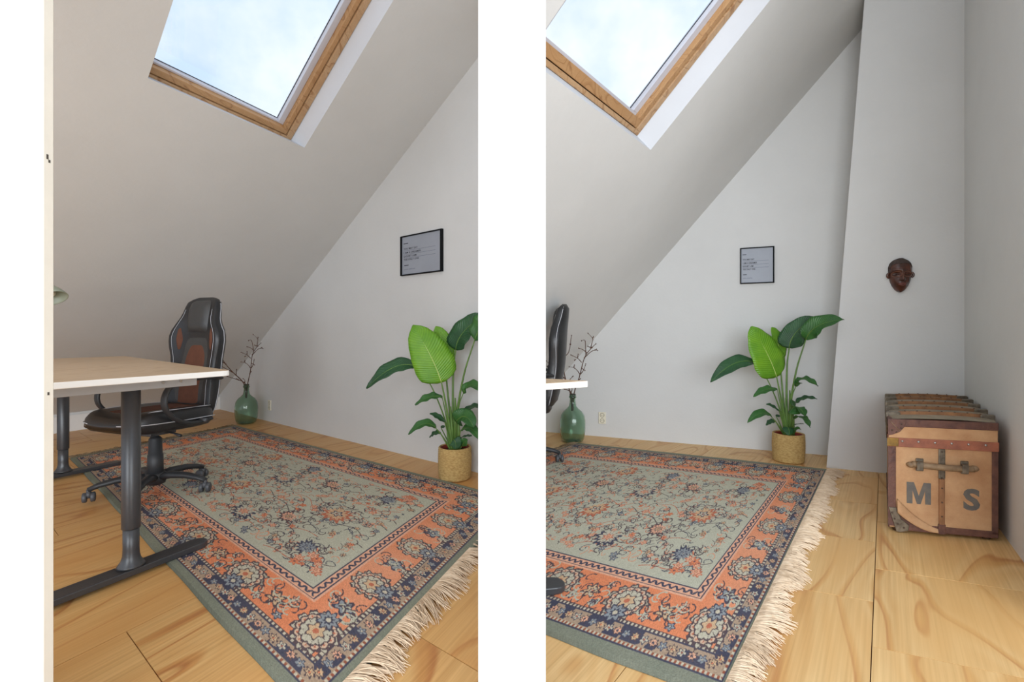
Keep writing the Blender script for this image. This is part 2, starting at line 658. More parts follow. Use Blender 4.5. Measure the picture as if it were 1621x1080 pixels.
def ceiling(name, r, c1max, c2max, win, zones=((),)):
    """sloping ceiling with the roof-window opening; win = c1a, c1b, c2a, c2b at the room face and at the frame"""
    fn = slope_fn(r)
    (a0, a1, b0, b1), (fa0, fa1, fb0, fb1), dep = win
    xs, ys = [-0.05, a0, a1, c1max], [-0.03, b0, b1, c2max]
    mb = MB()
    for i in range(3):
        for j in range(3):
            if i == 1 and j == 1:
                continue
            q = [(xs[i], ys[j]), (xs[i + 1], ys[j]), (xs[i + 1], ys[j + 1]), (xs[i], ys[j + 1])]
            for zone in zones:
                for nn_ in (0.0, 0.17):
                    poly = [fn(x, y, nn_) for x, y in q]
                    for p, n in zone:
                        poly = clip3(poly, p, n) if len(poly) > 2 else []
                    if len(poly) > 2:
                        mb.add(poly, [tuple(range(len(poly)))])
    c = struct(mb.build(name, M['plaster']))
    rv = MB()
    o = [(a0, b0), (a1, b0), (a1, b1), (a0, b1)]
    i_ = [(fa0, fb0), (fa1, fb0), (fa1, fb1), (fa0, fb1)]
    vv = [fn(x, y, 0) for x, y in o] + [fn(x, y, dep) for x, y in i_] + [fn(x, y, 0.17) for x, y in i_]
    rv.add(vv, [(k, (k + 1) % 4, 4 + (k + 1) % 4, 4 + k) for k in range(4)] + [(4 + k, 4 + (k + 1) % 4, 8 + (k + 1) % 4, 8 + k) for k in range(4)])
    rv.build('window_reveal', M['reveal'], c)
    return c


DEP = 0.10
lo = slope_coords(L, 480, 237)
lf = slope_coords(L, 459, 221, DEP)
ro = slope_coords(R, 1030, 237.5)
rf = slope_coords(R, 1007, 214, DEP)
LW = ((lo[0], 1.82, lo[1] + 0.02, 5.75), (lf[0], 1.90, lf[1], 5.70), DEP)
RW = ((ro[0], 2.77, ro[1], 4.1), (rf[0], 2.80, rf[1], 4.05), DEP)
ceiling('ceiling', L, 4.6, 6.6, LW)['label'] = 'sloping white plaster ceiling with a roof window, left room'
YS = PB.y + 0.12
pd = (PB - PA).normalized()
pn = V((pd.y, -pd.x, 0))
zones = (((V((0, YS, 0)), V((0, -1, 0))), (PA, pn)), ((V((0, YS, 0)), V((0, 1, 0))), (L.a - L.n * 0.05, -L.n)))
ceiling('ceiling', R, 3.6, 5.0, RW, zones)['label'] = 'sloping white plaster ceiling with a roof window, right room'


def roof_window(name, r, win, fw):
    (a0, a1, b0, b1), dep = win[1], win[2]
    fn = slope_fn(r)
    root = struct(empty(name))

    def ring(nm, x0, x1, y0, y1, ws, wb, n0, n1, m_, parent):
        bars = [(x0, x1, y0, y0 + wb), (x0, x1, y1 - wb, y1), (x0, x0 + ws, y0 + wb, y1 - wb), (x1 - ws, x1, y0 + wb, y1 - wb)]
        for q in bars:
            mb = MB()
            mb.box(q[0], q[1], q[2], q[3], n0, n1, fn)
            mb.build(nm, m_, parent, bevel=0.003)
        return x0 + ws, x1 - ws, y0 + wb, y1 - wb

    k = fw
    q = ring('window_frame', a0, a1, b0, b1, 0.040 * k, 0.020 * k, dep - 0.012, dep + 0.07, M['pine_pale'], root)
    q = ring('frame_gap', *q, 0.006, 0.006, dep + 0.02, dep + 0.07, M['gap_dark'], root)
    q = ring('sash_rail', *q, 0.030 * k, 0.040 * k, dep - 0.004, dep + 0.07, M['pine'], root)
    q = ring('glazing_bead', *q, 0.040 * k, 0.014 * k, dep + 0.03, dep + 0.07, M['bead'], root)
    q = ring('gasket', *q, 0.003, 0.003, dep + 0.056, dep + 0.063, M['gasket'], root)
    mb = MB()
    mb.box(*q, dep + 0.063, dep + 0.066, fn)
    mb.build('pane', M['glass'], root)
    return root


roof_window('window_1', L, LW, 1.0)['label'] = 'pine framed roof window in the slope of the left room'
roof_window('window_2', R, RW, 1.35)['label'] = 'pine framed roof window in the slope of the right room'

# chimney breast in the right room, narrowing upwards
ca, cb = fl(1308, 740.5), fl(1399.5, 749)
cdir = (cb - ca).normalized()
cn = cdir.cross(Z)
if cn.y > 0:
    cn = -cn
ctop = onplane(1365, 41, ca, cn)
cend = fl(1527, 761)
cx = ca + cdir * ((cend - ca).dot(cdir))
lean = (ctop - ca).dot(cdir) / ctop.z
zt = 4.0
mb = MB()
o = -R.e1 * 0.6
p0, p1, p2, p3 = ca, cx, cx + Z * zt, ca + cdir * lean * zt + Z * zt
q = [p0 - Z * 0.02, p1 - Z * 0.02, p2, p3]
mb.hexa([q[0], q[1], q[1] + o, q[0] + o, q[3], q[2], q[2] + o, q[3] + o])
struct(mb.build('wall_center', M['plaster']), 'pale chimney breast with a leaning edge carrying the carved mask')
# side wall right of the chimney breast
wr_end = V((cx.x - 0.742 * 1.65, cx.y - 1.65, 0))
wdir = (wr_end - cx).normalized()
wall_slab('wall_right', cx, wr_end, -0.02, zt, 0.12, M['plaster'], V((-wdir.y, wdir.x, 0)))['label'] = 'daylit side wall beside the trunk, right room'

# post and partition between the rooms
mb = MB()
mb.box(-0.0725, 0.0725, 1.0, 1.145, -0.02, 3.9)
struct(mb.build('wall_center', M['plaster_white'], bevel=0.004), 'white post at the end of the partition between the rooms')
pd = (PB - PA).normalized()
pn = V((pd.y, -pd.x, 0))
wall_slab('wall_center', PA + V((0, 0.046, 0)) - pn * PT / 2, PB - pn * PT / 2, -0.02, 3.9, PT, M['plaster_white'], pn)['label'] = 'thin white partition between the two rooms'

# doorway on the left
jx = -(U0 - 68) / F * 0.955
mb = MB()
mb.box(-1.45, jx - 0.065, 0.979, 1.015, -0.02, 3.9)
struct(mb.build('wall_left', M['plaster_white']), 'white wall beside the doorway, at the far left')
mb = MB()
mb.box(jx - 0.10, jx, 0.955, 0.978, -0.01, 3.9)
tj = struct(mb.build('trim_1', M['trim_paint'], bevel=0.002), 'cream painted door trim at the left')
mb = MB()
for (zz, yy, ln, tl) in ((1.362, 0.962, 0.010, 0.4), (1.356, 0.966, 0.006, -0.5), (0.875, 0.964, 0.006, 0.2)):
    mb.box(jx - 0.0005, jx + 0.0006, yy, yy + 0.004, zz, zz + ln)
mb.build('paint_chip', M['chip'], tj)

# ------------------------------------------------------------------ floor of plywood panels
mb = MB()
mb.box(-5.5, 4.2, -4.0, 7.2, -0.08, -0.010)
floor = struct(mb.build('floor', M['floor_base']), 'plywood panel floor')


def clip(poly, p, n):
    """keep the side of the line through p with normal n"""
    out = []
    for i in range(len(poly)):
        a, b = poly[i], poly[(i + 1) % len(poly)]
        da, db = (a - p).dot(n), (b - p).dot(n)
        if da >= 0:
            out.append(a)
        if (da >= 0) != (db >= 0):
            out.append(a + (b - a) * (da / (da - db)))
    return out


def lay_panels(r, o, du, dv, wu, wv, ru, rv, clips, m_, far_clips=None):
    for i in range(*ru):
        for j in range(*rv):
            sh = 0.5 * wv if i % 2 else 0.0
            g = 0.0015
            c = [(i * wu + g, j * wv + sh + g), ((i + 1) * wu - g, j * wv + sh + g), ((i + 1) * wu - g, (j + 1) * wv + sh - g), (i * wu + g, (j + 1) * wv + sh - g)]
            poly = [o + du * x + dv * y for x, y in c]
            cc_ = sum(poly, V()) / 4
            for p, n in (far_clips if far_clips and cc_.y > 3.35 else clips):
                poly = clip(poly, p, n)
                if len(poly) < 3:
                    break
            if len(poly) < 3:
                continue
            cen = sum(poly, V()) / len(poly)
            lo_ = [((p - cen).x, (p - cen).y) for p in poly]
            mb = MB()
            # local axes along the panel so the grain follows it
            ang = math.atan2(dv.y, dv.x) - math.pi / 2
            ca_, sa_ = math.cos(-ang), math.sin(-ang)
            loc = [(x * ca_ - y * sa_, x * sa_ + y * ca_) for x, y in lo_]
            mb.prism(loc, -0.012, rnd.uniform(-0.0006, 0.0))
            ob = mb.build('floor_panel', m_, floor)
            ob.location = cen
            ob.rotation_euler.z = ang


pn2 = V((pd.y, -pd.x, 0))
Bl = -L.e1
Br = -R.e1
lay_panels(L, fl(200, 1000), L.d, Bl, 1.22, 0.61, (-4, 3), (-7, 9),
           [(PA, -pn2), (L.a, L.n), (L.a + L.e1 * 0.0, L.e1.cross(Z) if L.e1.cross(Z).dot(V((0, 1, 0)) - L.a) > 0 else -L.e1.cross(Z)), (V((0, -2.5, 0)), V((0, 1, 0))), (V((-5, 0, 0)), V((1, 0, 0)))], M['ply_o'])
seam = fl(1385, 900)
Bs = V((1400 - U0, F, 0)).normalized()
lay_panels(R, seam, R.d, Bs, 0.60, 0.64, (-6, 5), (-6, 5),
           [(PA, pn2), (R.a, R.n), (V((0, -2.5, 0)), V((0, 1, 0))), (V((4, 0, 0)), V((-1, 0, 0)))], M['ply'],
           [(L.a - L.n * 0.05, -L.n), (R.a, R.n), (V((4, 0, 0)), V((-1, 0, 0)))])

# ------------------------------------------------------------------ rugs
RL, RWD = 3.2, 2.0                 # pattern size, metres


def weave_pattern(nx, ny):
    """colours (ny, nx, 3) sRGB 0-1 of a bordered floral carpet"""
    rg = np.random.RandomState(5)
    xs = np.linspace(0, RL, nx)
    ys = np.linspace(0, RWD, ny)
    X, Y = np.meshgrid(xs, ys)

    def c(*q):
        return np.array(q, float) / 255.0

    SAGE, ORG, NAVY, CREAM, PINK, EDGE, RED, BLUE, TAN, INK = (c(186, 184, 164), c(222, 136, 96), c(72, 72, 88), c(198, 188, 166), c(226, 172, 142),
                                                             c(128, 132, 116), c(188, 110, 84), c(142, 148, 152), c(206, 174, 138), c(88, 74, 78))
    img = np.empty((ny, nx, 3))
    img[:] = SAGE
    D = np.minimum(np.minimum(X, RL - X), np.minimum(Y, RWD - Y))     # distance to the edge
    along = np.where(np.minimum(X, RL - X) < np.minimum(Y, RWD - Y), Y, X)

    def smooth_noise(k):
        a = rg.rand(int(RWD * k) + 2, int(RL * k) + 2)
        iy = Y * k
        ix = X * k
        y0 = iy.astype(int)
        x0 = ix.astype(int)
        fy = (iy - y0)
        fx = (ix - x0)
        y1 = np.minimum(y0 + 1, a.shape[0] - 1)
        x1 = np.minimum(x0 + 1, a.shape[1] - 1)
        return (a[y0, x0] * (1 - fy) * (1 - fx) + a[y0, x1] * (1 - fy) * fx + a[y1, x0] * fy * (1 - fx) + a[y1, x1] * fy * fx)

    def put(mask, col, al=1.0):
        img[mask] = img[mask] * (1 - al) + col * al

    put(D < 0.40, NAVY)
    put(D < 0.392, PINK)
    zig = np.abs(((along / 0.044) % 1.0) - 0.5) * 2
    put((D > 0.358) & (D < 0.384) & (np.abs((D - 0.358) / 0.026 - zig) < 0.34), NAVY)
    put(D < 0.352, NAVY)
    put(D < 0.346, PINK)
    n1 = smooth_noise(5)
    m_ = D < 0.335
    img[m_] = (ORG * (1 - 0.55 * np.clip(n1[m_, None] * 1.6 - 0.7, 0, 1)) + PINK * 0.55 * np.clip(n1[m_, None] * 1.6 - 0.7, 0, 1))
    put(D < 0.152, INK)
    put(D < 0.146, CREAM)
    put((D < 0.146) & (D > 0.134) & (((along / 0.022) % 1) < 0.5), INK)
    put(D < 0.134, NAVY)
    put(D < 0.128, TAN, 0.75)
    put((D < 0.128) & (D > 0.068) & (smooth_noise(24) > 0.52), NAVY)
    put(D < 0.066, CREAM)
    put((D < 0.066) & (D > 0.054) & (((along / 0.022) % 1) < 0.5), RED * 0.8)
    put(D < 0.054, NAVY)
    put(D < 0.048, EDGE)
    put(D < 0.010, EDGE * 0.85)

    def win(cx, cy, r):
        i0, i1 = np.searchsorted(xs, [cx - r, cx + r])
        j0, j1 = np.searchsorted(ys, [cy - r, cy + r])
        return slice(j0, j1), slice(i0, i1)

    def polar(cx, cy, r, rx, ry, ang):
        sl = win(cx, cy, r)
        dx, dy = X[sl] - cx, Y[sl] - cy
        ca, sa = math.cos(ang), math.sin(ang)
        a, b_ = (dx * ca + dy * sa) / rx, (-dx * sa + dy * ca) / ry
        return sl, np.hypot(a, b_), np.arctan2(b_, a), a, b_

    def ring(sl, rr, lim, col, al=1.0):
        mk = rr < lim
        sub = img[sl]
        sub[mk] = sub[mk] * (1 - al) + col * al

    def medallion(cx, cy, rx, ry, ang, star_side=1, dark=False):
        sl, r_, th, a, b_ = polar(cx, cy, 1.45 * max(rx, ry), rx, ry, ang)
        sc = 1 + 0.09 * np.cos(11 * th) + 0.05 * np.cos(23 * th + 1)
        ring(sl, r_ / sc, 1.0, INK)
        ring(sl, r_ / sc, 0.90, CREAM * (0.9 if dark else 1.0) + (SAGE - CREAM) * 0.35)
        sub = img[sl]
        # crinkled petals: scalloped rows, each edged in dark yarn
        for k_, (lim, nn_) in enumerate(((0.80, 13), (0.62, 11))):
            s3 = 1 + 0.13 * np.abs(np.sin(nn_ * th / 2 + k_)) - 0.06
            ed = np.abs(r_ / s3 - lim) < 0.045
            sub[ed] = INK
            fl_ = (r_ / s3 < lim - 0.03)
            sub[fl_] = (CREAM * 0.55 + PINK * 0.45) if k_ == 0 else (SAGE * 0.5 + CREAM * 0.5)
        sp_ = (np.abs(np.sin(6.5 * th)) < 0.16) & (r_ > 0.40) & (r_ < 0.86)
        sub[sp_] = INK
        dt = (np.abs(np.cos(6.5 * th)) < 0.30) & (np.abs(r_ - 0.71) < 0.05)
        sub[dt] = RED
        ring(sl, r_ * (1 + 0.2 * np.cos(6 * th)), 0.36, INK)
        ring(sl, r_ * (1 + 0.2 * np.cos(6 * th)), 0.30, TAN)
        ring(sl, r_, 0.13, RED)
        # blue star flower at one end
        r2 = np.hypot(a - 0.72 * star_side, b_ * 1.0)
        t2 = np.arctan2(b_, a - 0.72 * star_side)
        s2 = 1 + 0.22 * np.cos(8 * t2)
        ring(sl, r2 / s2, 0.44, NAVY)
        ring(sl, r2 / s2, 0.35, BLUE)
        ring(sl, r2 / s2, 0.20, NAVY)
        ring(sl, r2, 0.11, CREAM)

    def flower(cx, cy, r, kind, ang=0.0):
        cols = [(NAVY, CREAM, RED), (RED, PINK, TAN), (INK, TAN, ORG), (NAVY, BLUE, CREAM), (RED, ORG, NAVY), (INK, PINK, NAVY)][kind % 6]
        n = 5 + kind % 3
        sl, r_, th, a, b_ = polar(cx, cy, r * 1.5, r, r * 0.85, ang)
        sc = 1 + 0.28 * np.cos(n * th)
        ring(sl, r_ / sc, 1.0, cols[0])
        ring(sl, r_ / sc, 0.72, cols[1])
        ring(sl, r_ / sc, 0.34, cols[0])
        ring(sl, r_, 0.18, cols[2])

    def line(pts, wd, col):
        for (x0, y0), (x1, y1) in zip(pts[:-1], pts[1:]):
            mxr = max(abs(x1 - x0), abs(y1 - y0)) / 2 + wd
            sl = win((x0 + x1) / 2, (y0 + y1) / 2, mxr)
            dx, dy = x1 - x0, y1 - y0
            l2 = dx * dx + dy * dy + 1e-9
            t_ = np.clip(((X[sl] - x0) * dx + (Y[sl] - y0) * dy) / l2, 0, 1)
            d_ = np.hypot(X[sl] - x0 - t_ * dx, Y[sl] - y0 - t_ * dy)
            sub = img[sl]
            sub[d_ < wd] = col

    def curl(cx, cy, r, ang, turn, col, wd=0.0032):
        pts = []
        for k in range(9):
            t_ = k / 8
            rr = r * (1 - 0.75 * t_)
            an = ang + turn * t_ * 3.6
            pts.append((cx + rr * math.cos(an), cy + rr * math.sin(an)))
        line(pts, wd, col)

    # field: vines, curls and blossoms, laid out mirror-symmetric like a loom would
    fx0, fx1, fy0, fy1 = 0.43, RL - 0.43, 0.43, RWD - 0.43
    for k in range(9):
        y_ = fy0 + (fy1 - fy0) * (k + 0.5) / 9
        ph = rg.rand() * 6
        pts = [(x_, y_ + 0.05 * math.sin(x_ * 9 + ph) + 0.02 * math.sin(x_ * 23 + ph)) for x_ in np.linspace(fx0, fx1, 120)]
        keep = []
        for i, p in enumerate(pts):
            if (i // 9 + k) % 3 == 0:
                if len(keep) > 1:
                    line(keep, 0.0028, INK if k % 2 else RED)
                keep = []
            else:
                keep.append(p)
        if len(keep) > 1:
            line(keep, 0.0028, INK)
    cols = [NAVY, INK, RED, INK, NAVY, ORG]
    for i in range(900):
        cx, cy = rg.uniform(fx0 + .03, fx1 - .03), rg.uniform(fy0 + .03, fy1 - .03)
        curl(cx, cy, rg.uniform(0.02, 0.055), rg.uniform(0, 6.28), rg.choice([-1, 1]), cols[rg.randint(6)], rg.uniform(0.0018, 0.003))
    for i in range(420):
        cx, cy = rg.uniform(fx0 + .02, fx1 - .02), rg.uniform(fy0 + .02, fy1 - .02)
        flower(cx, cy, rg.uniform(0.007, 0.024), rg.choice([0, 1, 1, 2, 2, 4, 5, 1, 3]), rg.uniform(0, 6.28))
    for i in range(260):
        cx, cy = rg.uniform(fx0 + .02, fx1 - .02), rg.uniform(fy0 + .02, fy1 - .02)
        a_ = rg.uniform(0, 6.28)
        line([(cx, cy), (cx + .016 * math.cos(a_), cy + .016 * math.sin(a_)), (cx + .03 * math.cos(a_ + .6), cy + .03 * math.sin(a_ + .6))], 0.0022, cols[rg.randint(6)])
    big = [(0.76, 0.50, 0), (0.55, 0.42, 1), (0.50, 0.58, 0), (0.40, 0.40, 2), (0.30, 0.52, 0), (0.62, 0.70, 1), (0.66, 0.33, 2), (0.24, 0.32, 1), (0.22, 0.68, 2),
           (0.42, 0.72, 3), (0.80, 0.70, 3), (0.80, 0.30, 3), (0.34, 0.66, 2), (0.56, 0.26, 3), (0.40, 0.27, 0), (0.70, 0.62, 2), (0.18, 0.5, 0)]
    for s_, t_, kd in big:
        cx, cy = s_ * RL, t_ * RWD
        rr = (0.085, 0.075, 0.06, 0.055)[kd]
        oc = (RED, NAVY, INK, NAVY)[kd]
        ic = (TAN, CREAM, PINK, BLUE)[kd]
        sl, r_, th, a, b_ = polar(cx, cy, rr * 1.7, rr * 1.15, rr, rg.rand())
        sc = 1 + 0.16 * np.cos(13 * th) + 0.08 * np.cos(5 * th)
        cut = np.cos(th - kd) > -0.55
        mk = (r_ / sc < 1.0) & cut
        img[sl][mk] = oc
        ring(sl, r_ / sc, 0.70, ic)
        mk = (r_ / sc < 0.66) & (np.abs(np.sin(6 * th)) < 0.3)
        img[sl][mk] = oc * 0.6 + ic * 0.4
        flower(cx, cy, rr * 0.42, kd)
        for q in range(7):
            an = rg.uniform(0, 6.28)
            curl(cx + rr * 1.5 * math.cos(an), cy + rr * 1.5 * math.sin(an), 0.04, an, rg.choice([-1, 1]), INK)
    # corner sprays
    for sx in (0, 1):
        for sy in (0, 1):
            cx, cy = (fx0 + 0.1 if sx == 0 else fx1 - 0.1), (fy0 + 0.08 if sy == 0 else fy1 - 0.08)
            for q in range(9):
                flower(cx + rg.uniform(-.09, .09), cy + rg.uniform(-.06, .06), rg.uniform(.015, .03), 4 if q % 2 else 1)

    # main border
    bw = 0.245                                       # centre line of the border from the edge
    sside = [0.105, 0.30, 0.50, 0.70, 0.895]
    for sgn, x_ in ((1, RL - bw + 0.02), (-1, bw - 0.02)):
        for i, t_ in enumerate(sside):
            if i in (0, 4):
                continue
            medallion(x_, t_ * RWD, 0.098, 0.088, 0.0, sgn if i % 2 else sgn)
        for i in range(4):
            tm = 0.5 * (sside[i] + sside[i + 1]) * RWD
            flower(x_, tm, 0.045, 3)
            flower(x_ + 0.062, tm + 0.02, 0.022, 0)
            flower(x_ - 0.062, tm - 0.02, 0.022, 5)
            for q in range(16):
                curl(x_ + rg.uniform(-.085, .085), tm + rg.uniform(-.05, .05), 0.035, rg.uniform(0, 6.28), rg.choice([-1, 1]), INK if q % 2 else SAGE)
    lside = np.linspace(0.075, 0.925, 7 + 0)
    for sgn, y_ in ((1, RWD - bw + 0.01), (-1, bw - 0.01)):
        for i, s_ in enumerate(lside):
            if i in (0, len(lside) - 1):
                medallion((bw - 0.02) if i == 0 else (RL - bw + 0.02), y_, 0.102, 0.100, math.pi / 2, -sgn)
                continue
            medallion(s_ * RL, y_, 0.096, 0.118, math.pi / 2, sgn if i % 2 else sgn, True)
        for i in range(len(lside) - 1):
            sm = 0.5 * (lside[i] + lside[i + 1]) * RL
            flower(sm, y_, 0.045, 2)
            flower(sm - 0.075, y_ + 0.05, 0.022, 0)
            flower(sm + 0.07, y_ - 0.055, 0.024, 5)
            flower(sm + 0.075, y_ + 0.055, 0.022, 3)
            flower(sm - 0.07, y_ - 0.05, 0.018, 4)
            for q in range(22):
                curl(sm + rg.uniform(-.11, .11), y_ + rg.uniform(-.07, .07), 0.035, rg.uniform(0, 6.28), rg.choice([-1, 1]), INK if q % 2 else SAGE)
    # guard border blossoms
    for i in range(62):
        a = 0.12 + i * (RL - 0.24) / 61
        for y_ in (0.098, RWD - 0.098):
            flower(a, y_, 0.020, (3, 2, 0, 5)[i % 4])
    for i in range(38):
        a = 0.12 + i * (RWD - 0.24) / 37
        for x_ in (0.098, RL - 0.098):
            flower(x_, a, 0.020, (3, 2, 0, 5)[i % 4])
    # wear and yarn variation
    wn = smooth_noise(9)[..., None]
    img = img * (1 - 0.10 * wn) + 0.10 * wn * c(186, 170, 150)
    img *= (0.93 + 0.14 * rg.rand(ny, nx, 1))
    return np.clip(img, 0, 1)


NX, NY = 860, 540
PAT = weave_pattern(NX, NY)


def to_lin(a):
    return np.where(a <= 0.04045, a / 12.92, ((a + 0.055) / 1.055) ** 2.4)


def make_rug(corners, keep, name):
    """corners: (s,t) = (0,0),(1,0),(1,1),(0,1) on the floor; keep(x, y) -> part of the grid that lies in this room"""
    P00, P10, P11, P01 = [np.array(p)[:2] for p in corners]
    s = np.linspace(0, 1, NX)
    t_ = np.linspace(0, 1, NY)
    Sg, Tg = np.meshgrid(s, t_)
    rg = np.random.RandomState(3)
    # slightly wavy selvedge
    XY = (P00 * ((1 - Sg) * (1 - Tg))[..., None] + P10 * (Sg * (1 - Tg))[..., None] + P11 * (Sg * Tg)[..., None] + P01 * ((1 - Sg) * Tg)[..., None])
    edge = np.minimum(np.minimum(Sg * RL, (1 - Sg) * RL), np.minimum(Tg * RWD, (1 - Tg) * RWD))
    wob = 0.003 * np.sin(Sg * 31 + Tg * 17) * np.exp(-edge / 0.05)
    XY[..., 1] += wob
    Zg = 0.0125 + 0.0008 * rg.rand(NY, NX)
    Zg[edge < 0.004] = 0.001
    ok = keep(XY[..., 0], XY[..., 1])
    idx = np.full((NY, NX), -1)
    idx[ok] = np.arange(ok.sum())
    quad = ok[:-1, :-1] & ok[1:, :-1] & ok[1:, 1:] & ok[:-1, 1:]
    q = np.stack([idx[:-1, :-1][quad], idx[:-1, 1:][quad], idx[1:, 1:][quad], idx[1:, :-1][quad]], 1)
    cen = XY[ok].mean(0)
    co = np.concatenate([XY[ok] - cen, Zg[ok][:, None]], 1).astype(np.float32)
    me = bpy.data.meshes.new(name)
    me.vertices.add(len(co))
    me.vertices.foreach_set('co', co.ravel())
    nq = len(q)
    me.loops.add(nq * 4)
    me.loops.foreach_set('vertex_index', q.astype(np.int32).ravel())
    me.polygons.add(nq)
    me.polygons.foreach_set('loop_start', np.arange(0, nq * 4, 4, dtype=np.int32))
    me.update(calc_edges=True)
    me.validate()
    if me.polygons[0].normal.z < 0:
        me.flip_normals()
    ca = me.color_attributes.new('weave', 'FLOAT_COLOR', 'POINT')
    colr = np.ones((len(co), 4), np.float32)
    colr[:, :3] = to_lin(PAT[ok])
    ca.data.foreach_set('color', colr.ravel())
    me.materials.append(M['rug'])
    return me, cen


def fringe(a, b, out, length, step, seed, keep, th=0.0016, clump=0.5, curl_=0.022):
    """cotton strands along the edge a-b, hanging out towards `out`"""
    rg = random.Random(seed)
    ln = (b - a).length
    n = int(ln / step)
    mb = MB()
    drift = 0.0
    for i in range(n):
        f = (i + rg.random()) / n
        p = a + (b - a) * f
        ph_ = (f * ln / 0.045) % 1.0
        lean_ = 0.030 * math.sin(f * ln * 9 + seed) + 0.018 * math.sin(f * ln * 23 + 1) + 0.030 * (0.5 - ph_)
        l_ = length * rg.uniform(0.65, 1.15) * (1 + 0.22 * math.sin(f * ln * 14) + 0.12 * math.sin(f * ln * 41))
        d = (b - a).normalized()
        pts = []
        k1, k2 = rg.uniform(-curl_, curl_), rg.uniform(-curl_, curl_)
        lift = rg.uniform(0.002, 0.012)
        for j in range(5):
            q = j / 4
            pos = p + out * ((l_ + 0.022) * q - 0.022) + d * (lean_ * q * 1.2 + k1 * q * q + k2 * math.sin(q * 4) * 0.5)
            zz = 0.0125 * (1 - q) ** 0.7 + 0.0025 + lift * math.sin(math.pi * q)
            pts.append(V((pos.x, pos.y, zz)))
        if not keep(pts[-1].x, pts[-1].y) or not keep(p.x, p.y):
            continue
        mb.tube(pts, [th * 1.2, th * 1.3, th, th * 0.9, th * 0.6], 3, cap=False)
    return mb


def rug_object(corners, keep, label, near_len, far=False):
    root = empty('rug')
    me, cen = make_rug(corners, keep, 'rug_pile')
    root.location = (cen[0], cen[1], 0)
    o = bpy.data.objects.new('rug_pile', me)
    link(o, root)
    P00, P10, P11, P01 = [V((p[0], p[1], 0)) for p in corners]
    off = V((cen[0], cen[1], 0))
    outd = (P10 - P00).normalized()
    mb = fringe(P10, P11, outd, near_len, 0.0016, 4, keep)
    mb.v = [p - off for p in mb.v]
    f_ = mb.build('fringe', M['fringe'], root)
    f_['kind'] = 'stuff'
    f_['label'] = 'knotted cream cotton fringe'
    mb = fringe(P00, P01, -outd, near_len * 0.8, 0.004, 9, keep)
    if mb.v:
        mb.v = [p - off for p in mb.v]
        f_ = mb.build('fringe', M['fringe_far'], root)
        f_['kind'] = 'stuff'
    return tag(root, label, 'rug', 'bordered floral rugs')


def keep_left(x, y):
    return x < (PA.x + (PB.x - PA.x) * (y - PA.y) / (PB.y - PA.y)) - PT / 2 - 0.006


def keep_right(x, y):
    return x > (PA.x + (PB.x - PA.x) * (y - PA.y) / (PB.y - PA.y)) + PT / 2 + 0.006


rugL = [fl(372, 675), fl(821, 795), fl(498, 1151), fl(111, 727)]
rugR = [fl(912, 703), fl(1315, 745.6), fl(1150.5, 1118), fl(467, 852)]
rug_object(rugL, keep_left, 'orange and sage floral rug under the desk and chair, left room', 0.085)
rug_object(rugR, keep_right, 'orange and sage floral rug with fringe beside the trunk, right room', 0.066)

# ------------------------------------------------------------------ desks
def ring_prism(mb, poly, z0, z1):
    mb.prism([(p.x, p.y) for p in poly], z0, z1)


def rounded(poly, rad, seg=5):
    out = []
    n = len(poly)
    for i in range(n):
        a, b, c = poly[i - 1], poly[i], poly[(i + 1) % n]
        r = rad[i] if hasattr(rad, '__len__') else rad
        if r <= 0:
            out.append(b)
            continue
        p, q = b + (a - b).normalized() * r, b + (c - b).normalized() * r
        for k in range(seg + 1):
            t_ = k / seg
            out.append(p * (1 - t_) ** 2 + b * (2 * t_ * (1 - t_)) + q * t_ ** 2)
    return out


def shrink(poly, d):
    c = sum(poly, V()) / len(poly)
    return [p + (c - p).normalized() * d for p in poly]


def foot_bar(parent, c, dirv, l0, l1, z0, wd=0.042):
    """flat steel foot along dirv through c, rounded ends, thinner towards the tips"""
    d = dirv.normalized()
    s_ = V((-d.y, d.x, 0))
    out = []
    for k in range(9):
        an = -math.pi / 2 + math.pi * k / 8
        out.append(c + d * (l1 - wd + wd * math.cos(an)) + s_ * wd * math.sin(an))
    for k in range(9):
        an = math.pi / 2 + math.pi * k / 8
        out.append(c + d * (-l0 + wd + wd * math.cos(an)) + s_ * wd * math.sin(an))
    mb = MB()
    n = len(out)

    def thick(p):
        x = abs((p - c).dot(d)) / max(l0, l1)
        return 0.034 - 0.010 * x

    v = [(p.x, p.y, z0) for p in out] + [(p.x, p.y, z0 + thick(p)) for p in out]
    mb.add(v, [tuple(range(n))[::-1], tuple(range(n, 2 * n))] + [(i, (i + 1) % n, n + (i + 1) % n, n + i) for i in range(n)])
    o = mb.build('foot', M['black_metal'], parent, bevel=0.004)
    for q in (-l0 * 0.82, l1 * 0.82):
        pp = c + d * q
        MB().lathe([(0.016, 0.0), (0.016, z0 + 0.002)], 12, (pp.x, pp.y, 0.0015)).build('glide', M['plastic'], o)
    return o


def desk_leg(parent, p, ztop, z0):
    mb = MB()
    x, y = p.x, p.y
    mb.lathe([(0.050, z0 + 0.030), (0.046, z0 + 0.036), (0.034, z0 + 0.055), (0.029, z0 + 0.075), (0.028, z0 + 0.10), (0.028, 0.215)], 28, (x, y, 0))
    leg = mb.build('leg', M['black_metal'], parent, True)
    mb = MB()
    mb.lathe([(0.0315, 0.20), (0.0325, 0.203), (0.0325, ztop)], 28, (x, y, 0))
    mb.build('leg_tube', M['black_metal'], leg, True)
    return leg


